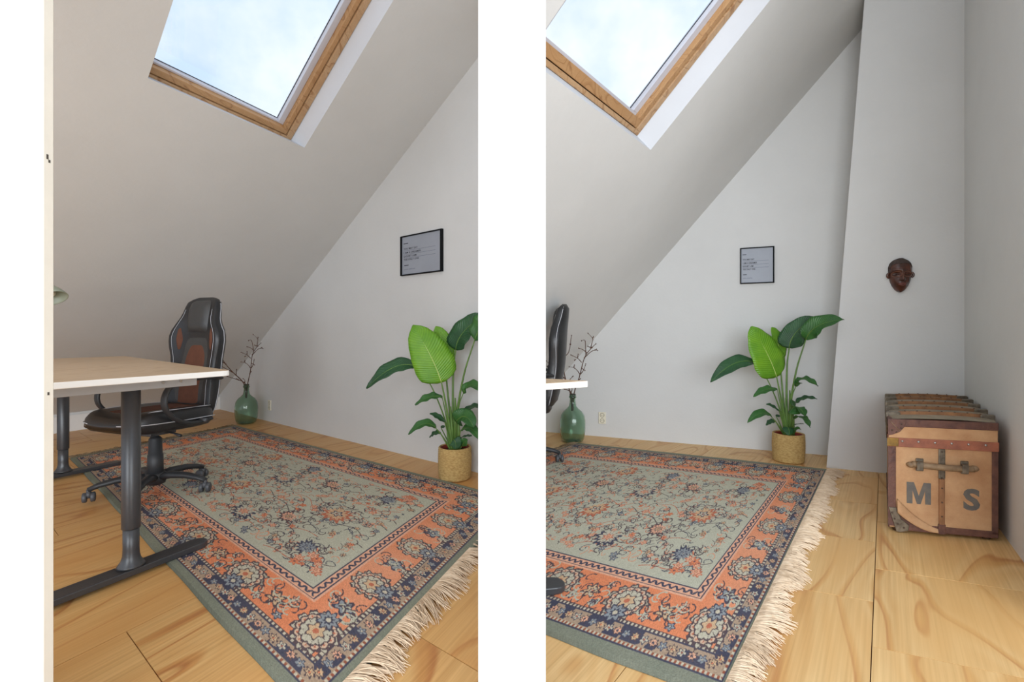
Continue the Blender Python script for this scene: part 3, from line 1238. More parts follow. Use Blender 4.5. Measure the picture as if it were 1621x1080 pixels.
def desk(poly, radii, ztop, legs, footdir, foots, label, rails):
    root = empty('desk')
    tag(root, label, 'desk', 'black legged desks')
    out = rounded(poly, radii)
    mb = MB()
    ring_prism(mb, out, ztop - 0.024, ztop - 0.0008)
    mb.build('edge_band', M['white_edge'], root, bevel=0.003)
    mb = MB()
    ring_prism(mb, shrink(out, 0.004), ztop - 0.004, ztop)
    mb.build('tabletop', M['desk_top'], root)
    for p, (l0, l1) in zip(legs, foots):
        desk_leg(root, p, ztop - 0.045, 0.0145)
        foot_bar(root, p, footdir, l0, l1, 0.0145)
    for a, b, hh, wd, m_ in rails:
        d = (b - a).normalized()
        s_ = V((-d.y, d.x, 0)) * wd / 2
        mb = MB()
        q = [a - s_, b - s_, b + s_, a + s_]
        mb.hexa([p + Z * (ztop - 0.024 - hh) for p in q] + [p + Z * (ztop - 0.0245) for p in q])
        mb.build('rail', M[m_], root, bevel=0.002)
    return root


DZ = 0.84
fd = V((0.45, 0.89, 0)).normalized()
Cn = V((-1.262, 2.10, 0))
Cb = V((-2.90, 3.50, 0))
dpoly = [Cn, Cb, Cb - fd * 0.86, Cn - fd * 0.86]
leg1 = fl(207.5, 912)
leg2 = V((-3.14, 3.27, 0))
ra = leg1 - fd * 0.36
rb = leg1 + fd * 0.24
dd_ = desk(dpoly, [0.03, 0.03, 0.03, 0.03], DZ, [leg1, leg2], fd, [(0.42, 0.30), (0.36, 0.34)],
           'pale topped desk with black legs in front of the swivel chair, left room',
           [(ra, rb, 0.046, 0.07, 'grey_metal'), (leg2 - fd * 0.3, leg2 + fd * 0.24, 0.036, 0.07, 'grey_metal'), (leg1, leg2, 0.03, 0.05, 'black_metal')])
for q in (0.10, 0.17):
    p = leg1 + fd * q
    MB().ball((p.x + 0.036, p.y - 0.018, DZ - 0.045), 0.006, 6).build('screw', M['steel'], dd_)

DZR = 0.82
def pxr(y):
    return part_x(y) + PT / 2 + 0.006
tip = V((0.307, 1.825, 0))
rpoly = [V((pxr(1.64), 1.64, 0)), tip, V((pxr(2.02), 2.02, 0))]
legr = V((pxr(1.8) + 0.055, 1.775, 0))
desk(rpoly, [0.0, 0.025, 0.0], DZR, [legr], V((0.97, 0.25, 0)), [(0.045, 0.19)],
     'corner of a pale desk with white edge jutting out beside the post, right room',
     [(legr - V((0.02, 0, 0)), legr + V((0.05, 0.012, 0)), 0.03, 0.06, 'black_metal')])


# ------------------------------------------------------------------ swivel chairs
def patch(fn, x0, x1, z0, z1, off, nx=8, nz=10, shape=None):
    """grid following the surface y = fn(x, z); shape(t) scales the width up the patch"""
    v, f = [], []
    for j in range(nz + 1):
        t_ = j / nz
        z = z0 + (z1 - z0) * t_
        k = shape(t_) if shape else 1.0
        xm, hw = (x0 + x1) / 2, (x1 - x0) / 2 * k
        for i in range(nx + 1):
            x = xm - hw + 2 * hw * i / nx
            e = min(i, nx - i) / (nx / 2)
            e2 = min(j, nz - j) / (nz / 2)
            puff = off * min(1.0, 2.2 * e) ** 0.5 * min(1.0, 2.6 * e2) ** 0.5
            v.append((x, fn(x, z) - puff + 0.002, z))
    for j in range(nz):
        for i in range(nx):
            a = j * (nx + 1) + i
            f.append((a, a + 1, a + nx + 2, a + nx + 1))
    return v, f


def make_chair():
    root = empty('swivel_chair')
    W = [(0.46, 0.195), (0.50, 0.212), (0.60, 0.215), (0.72, 0.205), (0.82, 0.212), (0.90, 0.232), (0.96, 0.240), (1.01, 0.226), (1.06, 0.188), (1.11, 0.160), (1.17, 0.148), (1.21, 0.134), (1.235, 0.105), (1.245, 0.06)]
    BOL = [(0.46, 0.020), (0.60, 0.030), (0.75, 0.035), (0.90, 0.060), (0.97, 0.065), (1.06, 0.050), (1.14, 0.018), (1.25, 0.0)]
    TH = [(0.46, 0.05), (0.50, 0.085), (0.8, 0.085), (1.15, 0.085), (1.21, 0.075), (1.245, 0.03)]

    def yc(z):
        t_ = (z - 0.46) / 0.78
        return 0.235 + 0.045 * math.sin(t_ * 5.0) * 0.4 + 0.13 * t_

    def front(x, z):
        w_ = interp(W, z)
        u = min(1.0, abs(x) / w_)
        lum = -0.022 * math.exp(-((z - 0.66) / 0.12) ** 2)
        return yc(z) - interp(TH, z) * 0.5 + lum - interp(BOL, z) * u ** 2.6 * (1.0 if u < 0.92 else (1 - (u - 0.92) / 0.08 * 0.55))

    rows = [0.46, 0.475, 0.50, 0.55, 0.60, 0.66, 0.72, 0.78, 0.84, 0.90, 0.94, 0.98, 1.02, 1.06, 1.10, 1.14, 1.18, 1.21, 1.23, 1.24, 1.245]
    nf = 20
    v, f = [], []
    for z in rows:
        w_ = interp(W, z)
        for i in range(nf + 1):
            x = w_ * math.sin((i / nf - 0.5) * math.pi)
            v.append((x, front(x, z), z))
        for i in range(1, nf):
            x = w_ * math.sin((0.5 - i / nf) * math.pi)
            u = abs(x) / w_
            v.append((x, yc(z) + interp(TH, z) * 0.62 * (1 - u ** 3.0) - interp(BOL, z) * 0.35 * u ** 2, z))
    n = 2 * nf
    for j in range(len(rows) - 1):
        for i in range(n):
            f.append((j * n + i, j * n + (i + 1) % n, (j + 1) * n + (i + 1) % n, (j + 1) * n + i))
    f.append(tuple(range(n))[::-1])
    f.append(tuple(range((len(rows) - 1) * n, len(rows) * n)))
    back = MB().add(v, f).build('backrest', M['leather'], root, True)
    # padded panels on the front of the backrest
    mb = MB().add(*patch(front, -0.100, 0.100, 1.00, 1.225, 0.030, 10, 12, lambda t_: 1.0 - 0.10 * (2 * t_ - 1) ** 2 - (0.12 if t_ > 0.95 else 0)))
    mb.build('headrest', M['leather_grey'], back, True)
    mb = MB().add(*patch(front, -0.140, 0.140, 0.52, 0.985, 0.006, 12, 14, lambda t_: 1.0 if t_ < 0.55 else 1.0 - 0.25 * (t_ - 0.55) / 0.45))
    mb.build('centre_panel', M['leather_grey'], back, True)
    mb = MB().add(*patch(front, -0.105, 0.105, 0.52, 0.935, 0.013, 10, 14, lambda t_: 1.0 if t_ < 0.6 else math.sqrt(max(0.05, 1 - ((t_ - 0.6) / 0.40) ** 2 * 0.80))))
    mb.build('suede_panel', M['suede'], back, True)
    for sx in (-1, 1):
        mb = MB().add(*patch(front, sx * 0.150 - 0.024, sx * 0.150 + 0.024, 0.88, 1.035, 0.012, 6, 8, lambda t_: 1.0 - 0.7 * abs(2 * t_ - 1)))
        mb.build('suede_inset', M['suede'], back, True)
        for k in (0.84,):
            pts = []
            for z in np.linspace(0.49, 1.16, 26):
                x = sx * interp(W, z) * k
                pts.append((x, front(x, z) - 0.0015, z))
            MB().tube(pts, 0.0013, 5).build('stitching', M['stitch'], back, True)
        # stitched seam along the side of the bolster
        pts = []
        for z in np.linspace(0.47, 1.22, 26):
            w_ = interp(W, z)
            pts.append((sx * (w_ + 0.0005), yc(z) - interp(BOL, z) * 0.55, z))
        MB().tube(pts, 0.0022, 5).build('stitching', M['stitch'], back, True)
    # seat cushion: stacked rounded outlines
    rows = [(0.405, 0.80), (0.415, 0.93), (0.44, 0.99), (0.47, 1.0), (0.495, 0.985), (0.515, 0.93), (0.522, 0.80), (0.523, 0.5)]
    v, f = [], []
    ns = 40
    for z, k in rows:
        for i in range(ns):
            an = 2 * math.pi * i / ns
            cx_, sy_ = math.cos(an), math.sin(an)
            e = 2 / 4.2
            x = 0.262 * k * math.copysign(abs(cx_) ** e, cx_)
            y = 0.275 * k * math.copysign(abs(sy_) ** e, sy_) - 0.02
            zz = z + 0.018 * (x / 0.26) ** 2 * (1 if z > 0.48 else 0) - (0.030 * max(0, (-y - 0.16) / 0.13) ** 2 if z > 0.45 else -0.01 * max(0, (-y - 0.16) / 0.13)) + 0.01 * (-y)
            v.append((x, y, zz))
    for j in range(len(rows) - 1):
        for i in range(ns):
            f.append((j * ns + i, j * ns + (i + 1) % ns, (j + 1) * ns + (i + 1) % ns, (j + 1) * ns + i))
    f.append(tuple(range(ns))[::-1])
    f.append(tuple(range((len(rows) - 1) * ns, len(rows) * ns)))
    seat = MB().add(v, f).build('seat', M['leather'], root, True)
    sp = []
    sf = []
    for j in range(9):
        for i in range(9):
            x, y = -0.13 + 0.26 * i / 8, -0.20 + 0.42 * j / 8
            e = min(i, 8 - i, j, 8 - j)
            sp.append((x, y, 0.523 + 0.018 * (x / 0.26) ** 2 - 0.030 * max(0, (-y - 0.16) / 0.13) ** 2 + 0.01 * (-y) + (0.004 if e else -0.004)))
    for j in range(8):
        for i in range(8):
            a = j * 9 + i
            sf.append((a, a + 1, a + 10, a + 9))
    MB().add(sp, sf).build('suede_panel', M['suede'], seat, True)
    for sx in (-1, 1):
        for k in (0.0, 0.012):
            pts = catmull([(sx * (0.15 + k), -0.283, 0.455), (sx * (0.17 + k), -0.255, 0.502), (sx * (0.20 + k), -0.16, 0.533), (sx * (0.215 + k), 0.0, 0.532), (sx * (0.205 + k), 0.20, 0.528)], 5)
            MB().tube(pts, 0.0022, 5).build('stitching', M['stitch'], seat, True)
        pts = catmull([(sx * 0.13, -0.290, 0.47), (sx * 0.22, -0.262, 0.472), (sx * 0.258, -0.18, 0.470), (sx * 0.263, 0.0, 0.466), (sx * 0.255, 0.2, 0.466)], 5)
        MB().tube(pts, 0.0026, 5).build('stitching', M['stitch'], seat, True)
    # loop arms
    for sx in (-1, 1):
        x = sx * 0.285
        pts = catmull([(x - sx * 0.015, 0.16, 0.452), (x, 0.05, 0.445), (x + sx * 0.012, -0.06, 0.475), (x + sx * 0.018, -0.135, 0.545), (x + sx * 0.018, -0.145, 0.62), (x + sx * 0.012, -0.105, 0.685),
                       (x + sx * 0.006, -0.03, 0.712), (x, 0.08, 0.715), (x - sx * 0.010, 0.20, 0.712), (x - sx * 0.055, 0.255, 0.70)], 5)
        arm = MB().tube(pts, 0.024, 10, flat=0.5, up=(0, 0, 1)).build('armrest', M['plastic'], root, True)
        pad = catmull([(x + sx * 0.012, -0.12, 0.700), (x + sx * 0.006, -0.05, 0.730), (x, 0.07, 0.735), (x - sx * 0.008, 0.17, 0.730)], 5)
        MB().tube(pad, [0.018] + [0.03] * (len(pad) - 2) + [0.018], 10, flat=0.55, up=(0, 0, 1)).build('arm_pad', M['plastic'], arm, True)
        MB().tube([(x - sx * 0.03, 0.10, 0.452), (x + sx * 0.030, 0.10, 0.452)], 0.012, 10).build('arm_bolt', M['caster'], arm, True)
    # mechanism, gas lift, star base
    mb = MB()
    mb.box(-0.10, 0.10, -0.11, 0.13, 0.385, 0.412)
    mb.box(-0.06, 0.06, -0.07, 0.09, 0.36, 0.39)
    mech = mb.build('mechanism', M['black_metal'], root, bevel=0.006)
    MB().tube([(0.06, 0.0, 0.385), (0.20, -0.02, 0.385), (0.27, -0.03, 0.378)], [0.006, 0.006, 0.010], 8).build('lever', M['plastic'], mech, True)
    MB().lathe([(0.022, 0.10), (0.044, 0.105), (0.041, 0.235), (0.038, 0.237), (0.034, 0.335), (0.030, 0.34), (0.026, 0.345), (0.018, 0.35), (0.018, 0.37)], 24).build('gas_lift', M['plastic'], root, True)
    mb = MB()
    mb.lathe([(0.030, 0.045), (0.052, 0.055), (0.060, 0.085), (0.056, 0.118), (0.048, 0.125)], 24)
    base = mb.build('star_base', M['plastic'], root, True)
    for k in range(5):
        an = math.radians(20 + 72 * k)
        d = V((math.cos(an), math.sin(an), 0))
        pts = [d * 0.03 + Z * 0.095, d * 0.10 + Z * 0.108, d * 0.19 + Z * 0.105, d * 0.27 + Z * 0.090, d * 0.315 + Z * 0.072]
        MB().tube(pts, [0.034, 0.031, 0.027, 0.023, 0.019], 10, flat=0.72, up=(0, 0, 1)).build('spoke', M['plastic'], base, True)
        c = d * 0.312
        sw_ = math.radians(35 + 67 * k)
        hx = V((math.cos(sw_), math.sin(sw_), 0))
        mb = MB()
        mb.tube([c + Z * 0.075, c + Z * 0.045], 0.012, 10)
        mb.tube([c - hx * 0.010 + Z * 0.044, c + hx * 0.010 + Z * 0.044], 0.022, 14)
        cs = mb.build('caster', M['caster'], root, True)
        for q in (-1, 1):
            mb = MB()
            cc_ = c + Z * 0.029
            mb.tube([cc_ + hx * q * 0.008, cc_ + hx * q * 0.011, cc_ + hx * q * 0.027, cc_ + hx * q * 0.031], [0.024, 0.0285, 0.0285, 0.020], 18)
            mb.build('wheel', M['caster'], cs, True)
    return root


chair = make_chair()
tag(chair, 'black and brown leather swivel chair pushed up to the desk, left room', 'chair', 'black leather swivel chairs')
pc = fl(246, 782)
chair.location = (pc.x, pc.y, 0.0135)
chair.rotation_euler.z = math.radians(-20)
chair2 = copy_tree(chair)
tag(chair2, 'black leather swivel chair half hidden behind the white post, right room', 'chair', 'black leather swivel chairs')
chair2.location = (0.066, 3.635, 0.0135)
chair2.rotation_euler.z = math.radians(-95)
chair2.scale = (0.88, 0.97, 0.98)

# ------------------------------------------------------------------ bottle vases with branches
BOT = [(0.0, 0.0), (0.075, 0.0), (0.098, 0.012), (0.112, 0.045), (0.119, 0.10), (0.122, 0.16), (0.120, 0.205), (0.111, 0.252), (0.089, 0.288), (0.058, 0.314), (0.036, 0.340), (0.029, 0.375), (0.028, 0.415), (0.033, 0.418), (0.034, 0.430), (0.030, 0.434), (0.030, 0.455)]
inner = [(max(r - 0.006, 0.001), z + (0.006 if i < 4 else 0)) for i, (r, z) in enumerate(BOT)]


def bottle(p, k, label):
    mb = MB()
    prof = [(max(r, 0.001) * k, z * k) for r, z in BOT] + [(r * k, z * k) for r, z in reversed(inner)]
    mb.lathe(prof, 40, cap=False)
    root = mb.build('bottle_vase', M['bottle'], None, True, loc=p)
    for z_, nm in ((0.424, 'neck_ring'),):
        mb = MB()
        mb.lathe([(0.030 * k, (z_ - 0.006) * k), (0.0365 * k, z_ * k), (0.030 * k, (z_ + 0.006) * k)], 28, cap=False)
        mb.build(nm, M['bottle'], root, True)
    return tag(root, label, 'vase', 'green glass bottle vases')


BR = {
    'A': [[(346, 790), (340, 668), (300, 570), (280, 500), (275, 420), (300, 380), (305, 280)], [(275, 420), (240, 378), (210, 340), (195, 300)], [(272, 400), (262, 350), (250, 315)],
          [(300, 570), (268, 545), (240, 520), (200, 480), (165, 440)], [(282, 500), (250, 465), (218, 435)], [(312, 600), (330, 565), (345, 545)], [(240, 520), (236, 497)], [(200, 480), (205, 462)],
          [(180, 470), (172, 480), (185, 492)], [(292, 555), (270, 548)], [(275, 430), (255, 405)]],
    'B': [[(362, 790), (368, 670), (400, 560), (430, 430), (470, 370), (505, 335)], [(430, 430), (465, 395), (490, 380), (518, 380)], [(470, 370), (478, 330), (482, 300), (450, 265)], [(482, 300), (487, 288)],
          [(440, 412), (436, 350), (430, 312), (408, 315)], [(412, 460), (385, 432), (340, 410)], [(385, 432), (388, 405)], [(402, 540), (385, 515), (360, 495), (330, 490)], [(360, 495), (365, 478)],
          [(445, 395), (420, 375), (390, 365)], [(408, 540), (428, 510), (440, 470)], [(490, 380), (510, 372)], [(470, 360), (452, 352)], [(375, 440), (365, 445)], [(415, 500), (436, 515)], [(395, 580), (408, 570)]],
    'C': [[(352, 790), (352, 690), (335, 655), (300, 640), (230, 615), (170, 595)], [(345, 668), (352, 640), (340, 628)], [(300, 640), (285, 628)]],
}


def branch(key, p, k, label, seed):
    rg = random.Random(seed)
    mb = MB()
    sc = 0.001409 * k
    dep = {'A': -0.44, 'B': -0.08, 'C': -0.16}[key]
    for i, pl in enumerate(BR[key]):
        pts = []
        for (x, y) in pl:
            h = max(0.0, (675 - y)) * sc
            pts.append(V(((x - 357) * sc, dep * h / 0.5 + (rg.uniform(-0.004, 0.004) if h > 0 else 0), (675 - y) * sc + 0.455 * k)))
        pts = [V((q.x * (0.45 if q.z < 0.45 * k else 1), q.y, q.z)) for q in pts]
        r0 = 0.0060 if i == 0 else 0.0042
        pp = catmull(pts, 4)
        n = len(pp)
        mb.tube(pp, [r0 * (1 - 0.55 * q / (n - 1)) for q in range(n)], 6)
        mb.ball(tuple(pp[-1]), 0.0045, 5, 1.6)
        for q in range(2, n, 5):
            mb.ball(tuple(pp[q]), r0 * 1.25, 5, 1.0)
    o = mb.build('dry_branch', M['twig'], None, True, loc=p)
    return tag(o, label, 'branch', 'bare branches in the bottle vases')


def vase_set(p, k, room):
    bottle(p, k, 'green glass demijohn bottle standing on the floor, ' + room)
    q = (p[0], p[1], p[2])
    branch('A', q, k, 'bare forked branch leaning left in the green bottle, ' + room, 1)
    branch('B', q, k, 'densely twigged bare branch leaning right in the green bottle, ' + room, 2)
    branch('C', q, k, 'short bare branch bending low over the rim of the green bottle, ' + room, 3)


p = fl(390, 670.5)
vase_set((p.x, p.y, 0.001), 0.97, 'left room')
p = fl(906.5, 699.5)
vase_set((p.x, p.y, 0.001), 0.98, 'right room')


# ------------------------------------------------------------------ wall sockets and framed prints
def wall_frame(r):
    """x along the wall (rightwards), y up, z out of the wall"""
    return lambda o: (lambda x, y, z: o + r.d * x + Z * y + r.n * z)


def socket(r, u, v, room):
    c = onplane(u, v, r.a, r.n)
    T = wall_frame(r)(c)
    mb = MB()
    mb.box(-0.036, 0.036, -0.058, 0.058, 0.001, 0.011, T)
    root = mb.build('wall_socket', M['socket'], None, bevel=0.003)
    for yy in (-0.027, 0.027):
        v_, f_ = [], []
        n = 20
        for (rr, zz) in ((0.022, 0.0112), (0.020, 0.0125), (0.018, 0.0115), (0.0175, 0.0108)):
            for k in range(n):
                an = 2 * math.pi * k / n
                v_.append(T(rr * math.cos(an), yy + rr * math.sin(an), zz))
        for j in range(3):
            for k in range(n):
                f_.append((j * n + k, j * n + (k + 1) % n, (j + 1) * n + (k + 1) % n, (j + 1) * n + k))
        f_.append(tuple(range(3 * n, 4 * n)))
        so = MB().add(v_, f_).build('outlet', M['socket_hole'], root, True)
        h = MB()
        for xx in (-0.009, 0.009):
            h.box(xx - 0.003, xx + 0.003, yy - 0.003, yy + 0.003, 0.0105, 0.0116, T)
        h.build('pin_hole', M['dark'], so)
    return tag(root, 'small cream double wall socket above the floor, ' + room, 'socket', 'double wall sockets')


socket(L, 427.5, 641.5, 'left room')
socket(R, 953.5, 661.5, 'right room')


def framed_print(r, tl, tr_, bl, br, room):
    q = [onplane(*x, r.a, r.n) for x in (tl, tr_, bl, br)]
    x0 = 0.5 * ((q[0] - r.a).dot(r.d) + (q[2] - r.a).dot(r.d))
    x1 = 0.5 * ((q[1] - r.a).dot(r.d) + (q[3] - r.a).dot(r.d))
    z1 = 0.5 * (q[0].z + q[1].z)
    z0 = 0.5 * (q[2].z + q[3].z)
    wd, ht = x1 - x0, z1 - z0
    T = wall_frame(r)(r.a + r.d * x0 + Z * z0)
    root = empty('framed_print')
    b = 0.032 * wd
    bh = 0.027 * ht
    for (a0, a1, c0, c1) in ((0, b, 0, ht), (wd - b * 1.2, wd, 0, ht), (b, wd - b * 1.2, 0, bh), (b, wd - b * 1.2, ht - bh, ht)):
        MB().box(a0, a1, c0, c1, 0.002, 0.022, T).build('frame_bar', M['frame_black'], root, bevel=0.001)
    sheet = MB().box(b, wd - b * 1.2, bh, ht - bh, 0.002, 0.012, T).build('print_sheet', M['print'], root)
    sheet['label'] = 'grey printed sheet with four lines of capitals'
    lines = [('YOU MAY SAY', 0.650), ('I AM A DREAMER', 0.552), ('DOUBT I AM', 0.462), ('THE ONLY ONE', 0.377)]
    tm = MB()
    for tx, yy in lines:
        v_, f_ = text_mesh(tx, 0.062 * ht, 0.0002)
        tw = max(p[0] for p in v_)
        want = {'YOU MAY SAY': 0.345, 'I AM A DREAMER': 0.425, 'DOUBT I AM': 0.315, 'THE ONLY ONE': 0.375}[tx] * wd
        tm.add([T(0.075 * wd + p[0] * want / tw, yy * ht + p[1], 0.0124) for p in v_], f_)
    tm.build('lettering', M['ink'], sheet)
    v_, f_ = text_mesh('JOHN LENNON', 0.036 * ht, 0.0)
    tw = max(p[0] for p in v_)
    MB().add([T(0.085 * wd + p[0] * 0.27 * wd / tw, 0.140 * ht + p[1], 0.0124) for p in v_], f_).build('lettering', M['ink_soft'], sheet)
    dm = MB()
    dm.box(0.07 * wd, 0.185 * wd, 0.798 * ht, 0.815 * ht, 0.0121, 0.0125, T)
    dm.box(0.085 * wd, 0.195 * wd, 0.245 * ht, 0.262 * ht, 0.0121, 0.0125, T)
    dm.build('printed_dash', M['ink'], sheet)
    rl = MB()
    for yy, xs_ in ((0.622, 0.09), (0.528, 0.09), (0.438, 0.09)):
        rl.box(xs_ * wd, 0.84 * wd, yy * ht, (yy + 0.005) * ht, 0.0121, 0.0124, T)
    rl.build('printed_rule', M['ink_soft'], sheet)
    return tag(root, 'black framed grey print with lines of capitals on the wall, ' + room, 'picture', 'black framed prints')


framed_print(L, (636.7, 375.3), (702.7, 362.5), (636.4, 437.2), (701.9, 430), 'left room')
framed_print(R, (1171.3, 393.7), (1225.4, 389.8), (1171.8, 450), (1225.4, 447.8), 'right room')


# ------------------------------------------------------------------ potted plants
def PP(cx, cy, y=0.0):
    """plant coordinates from the crop of the photograph (3.723 px per photo px, 5 mm per photo px)"""
    return V((((cx / 3.723 + 1100) - 1248) * 0.005, y, (730 - (cy / 3.723 + 480)) * 0.005))


def leaf_mesh(base, mid, tip, width, nrm, fold=0.25, wave=0.0, prof=None, droop=0.0, skew=0.0):
    n, m_ = 16, 8
    base, mid, tip, nrm = V(base), V(mid), V(tip), V(nrm).normalized()
    prof = prof or [(0, 0.10), (0.06, 0.45), (0.18, 0.80), (0.35, 0.98), (0.5, 1.0), (0.7, 0.86), (0.85, 0.56), (0.95, 0.25), (1.0, 0.02)]
    v, f = [], []
    for i in range(n + 1):
        t_ = i / n
        p = base * (1 - t_) ** 2 + mid * (2 * t_ * (1 - t_)) + tip * t_ * t_
        tg = ((mid - base) * (1 - t_) + (tip - mid) * t_).normalized()
        side = tg.cross(nrm).normalized()
        nn_ = side.cross(tg).normalized()
        wd = width * 0.5 * interp(prof, t_)
        for j in range(m_ + 1):
            s_ = (j / m_ - 0.5) * 2
            k = 1.0 + skew * s_
            ripple = wave * math.sin(t_ * 19 + s_ * 1.5) * abs(s_) ** 1.5
            v.append(p + side * (wd * s_ * k) + nn_ * (fold * wd * (abs(s_) ** 1.4) + ripple) - Z * droop * abs(s_) ** 2 * wd)
    for i in range(n):
        for j in range(m_):
            a = i * (m_ + 1) + j
            f.append((a, a + 1, a + m_ + 2, a + m_ + 1))
    rib = [base * (1 - t_) ** 2 + mid * (2 * t_ * (1 - t_)) + tip * t_ * t_ for t_ in np.linspace(0, 0.97, 12)]
    return v, f, rib, nrm


def make_plant(pos, lean_k, xlim):
    root = empty('potted_plant', (pos.x, pos.y, 0.001))

    def PD(cx, cy, y):
        # leaves reaching right also reach forward, clear of the wall behind; kept at the same bearing
        q = PP(cx, cy, y)
        if q.x > xlim:
            q.x = xlim + (q.x - xlim) * 0.15
        q.y -= lean_k * max(0.0, q.x)
        k = (pos.y + q.y) / pos.y
        return V(((pos.x + q.x) * k - pos.x, q.y, (q.z - CAMH) * k + CAMH))

    # woven basket: stacked coils
    prof = [(0.002, 0.0), (0.100, 0.0), (0.106, 0.006)]
    nr = 17
    for k in range(nr):
        t_ = k / (nr - 1)
        r = 0.108 + 0.006 * math.sin(t_ * 2.6)
        z = 0.010 + 0.205 * t_
        prof += [(r + 0.0030, z), (r - 0.0005, z + 0.006)]
    prof += [(0.104, 0.222), (0.100, 0.215), (0.100, 0.185)]
    MB().lathe(prof, 48, cap=False).build('basket', M['basket'], root, True)
    MB().lathe([(0.099, 0.188), (0.0995, 0.216), (0.092, 0.217), (0.090, 0.188)], 36, cap=False).build('inner_pot', M['liner'], root, True)
    mb = MB()
    mb.lathe([(0.001, 0.194), (0.05, 0.197), (0.091, 0.190)], 28, cap=False)
    mb.build('soil', M['soil'], root, True)
    B, G, D = 'leaf_backlit', 'leaf', 'leaf_dark'
    FR = (0, -1, 0.1)
    UPF = (0, -0.55, 0.85)
    big = [(0, 0.20), (0.05, 0.60), (0.14, 0.92), (0.30, 1.0), (0.55, 0.92), (0.75, 0.74), (0.88, 0.52), (0.96, 0.26), (1.0, 0.03)]
    # base, mid, tip (crop pixels + depth), width, normal, fold, wave, material, stem start, stem bend
    LV = [
        ((482, 436, -.06), (440, 300, -.10), (332, 138, -.03), .285, (0.25, -1, -.05), -0.10, .006, B, (535, 770), (515, 600), big),
        ((500, 330, .06), (500, 230, .08), (452, 143, .06), .150, (0.35, -0.9, 0.1), 0.10, .004, B, (540, 770), (520, 560), big),
        ((352, 352, -.02), (240, 305, -.06), (92, 467, -.10), .125, (-0.1, -0.75, 0.66), 0.18, .006, D, (520, 770), (478, 520), None),
        ((556, 266, .02), (560, 170, .00), (712, 82, .05), .185, (-0.55, -0.80, 0.15), 0.20, .006, D, (545, 770), (535, 440), big),
        ((654, 216, -.02), (690, 110, -.05), (880, 98, -.06), .150, (-0.15, -0.80, 0.55), 0.30, .008, G, (552, 770), (560, 520), None),
        ((486, 512, -.05), (425, 488, -.09), (345, 553, -.12), .070, UPF, 0.2, .006, G, (528, 770), (512, 640), None),
        ((498, 640, -.06), (460, 610, -.08), (420, 597, -.10), .055, UPF, 0.3, .003, D, (530, 770), (515, 700), None),
        ((452, 672, -.07), (400, 610, -.10), (310, 706, -.13), .075, UPF, 0.25, .004, G, (524, 775), (490, 715), None),
        ((478, 700, -.02), (445, 688, -.02), (420, 722, .0), .045, UPF, 0.25, .004, D, (522, 775), (500, 740), None),
        ((595, 492, -.02), (620, 405, -.05), (727, 491, -.08), .085, (0.1, -0.7, 0.7), 0.25, .006, G, (558, 770), (560, 590), None),
        ((592, 590, .03), (640, 545, .03), (720, 566, .02), .060, UPF, 0.25, .005, D, (556, 770), (558, 660), None),
        ((556, 640, -.07), (610, 570, -.11), (650, 672, -.13), .125, (0.35, -0.85, 0.45), 0.15, .005, G, (552, 775), (552, 700), big),
        ((583, 682, -.06), (640, 640, -.10), (680, 736, -.12), .075, (0.2, -0.7, 0.7), 0.2, .005, G, (560, 775), (572, 720), None),
        ((585, 720, -.06), (615, 710, -.09), (642, 714, -.11), .030, UPF, 0.2, .002, D, (565, 775), (575, 745), None),
        ((545, 730, -.10), (560, 745, -.125), (556, 782, -.12), .095, (0.05, -1, 0.2), -0.1, .002, D, (545, 780), (548, 755), big),
        ((588, 765, -.06), (598, 740, -.09), (618, 735, -.09), .060, (0.2, -0.9, 0.4), 0.1, .003, G, (570, 780), (580, 775), None),
        ((478, 668, .04), (490, 665, .05), (500, 662, .05), .03, UPF, 0.1, .001, D, (525, 775), (505, 720), None),
    ]
    for (b_, m_, t_, wd, nr_, fo, wv, mt, s0, sb, pf) in LV:
        P0, P1, P2 = PD(*b_[:2], b_[2]), PD(*m_[:2], m_[2]), PD(*t_[:2], t_[2])
        v, f, rib, nn_ = leaf_mesh(P0, P1, P2, wd, nr_, fo, wv, pf)
        o = MB().add(v, f).build('leaf', M[mt], root, True)
        uvl = o.data.uv_layers.new(name='blade')
        for lp_ in o.data.loops:
            i_, j_ = divmod(lp_.vertex_index, 9)
            uvl.data[lp_.index].uv = (i_ / 16, j_ / 8)
        sol = o.modifiers.new('solid', 'SOLIDIFY')
        sol.thickness = 0.0012
        nl = len(rib)
        MB().tube([p + nn_.normalized() * -0.0005 for p in rib], [0.0042 * (1 - 0.75 * i / (nl - 1)) * min(1.0, wd / 0.12) for i in range(nl)], 6).build('midrib', M['midrib' if mt == B else 'stem'], o, True)
        q0 = PP(s0[0], s0[1], 0.0)
        q0 = V(((q0.x + 0.008) * 0.8, b_[2] * 0.3, 0.192))
        q1 = PD(sb[0], sb[1], b_[2] * 0.55)
        pts = catmull([q0, q0 * 0.4 + q1 * 0.6, q1 * 0.6 + P0 * 0.4, P0], 5)
        r0 = 0.0085 if wd > 0.14 else 0.0055
        n = len(pts)
        MB().tube(pts, [r0 * (1.25 - 0.75 * i / (n - 1)) for i in range(n)], 8).build('stem', M['stem'], root, True)
    # overlapping leaf sheaths in the middle
    for (x0, x1, z1, r) in ((-0.01, -0.028, 0.50, 0.016), (0.012, 0.004, 0.56, 0.018), (0.03, 0.026, 0.46, 0.014), (-0.03, -0.055, 0.36, 0.012)):
        MB().tube([(x0, -0.01, 0.19), ((x0 + x1) / 2, -0.014, 0.19 + (z1 - 0.19) * 0.5), (x1, -0.012, z1)], [r, r * 0.8, r * 0.25], 10).build('sheath', M['stem'], root, True)
    return root


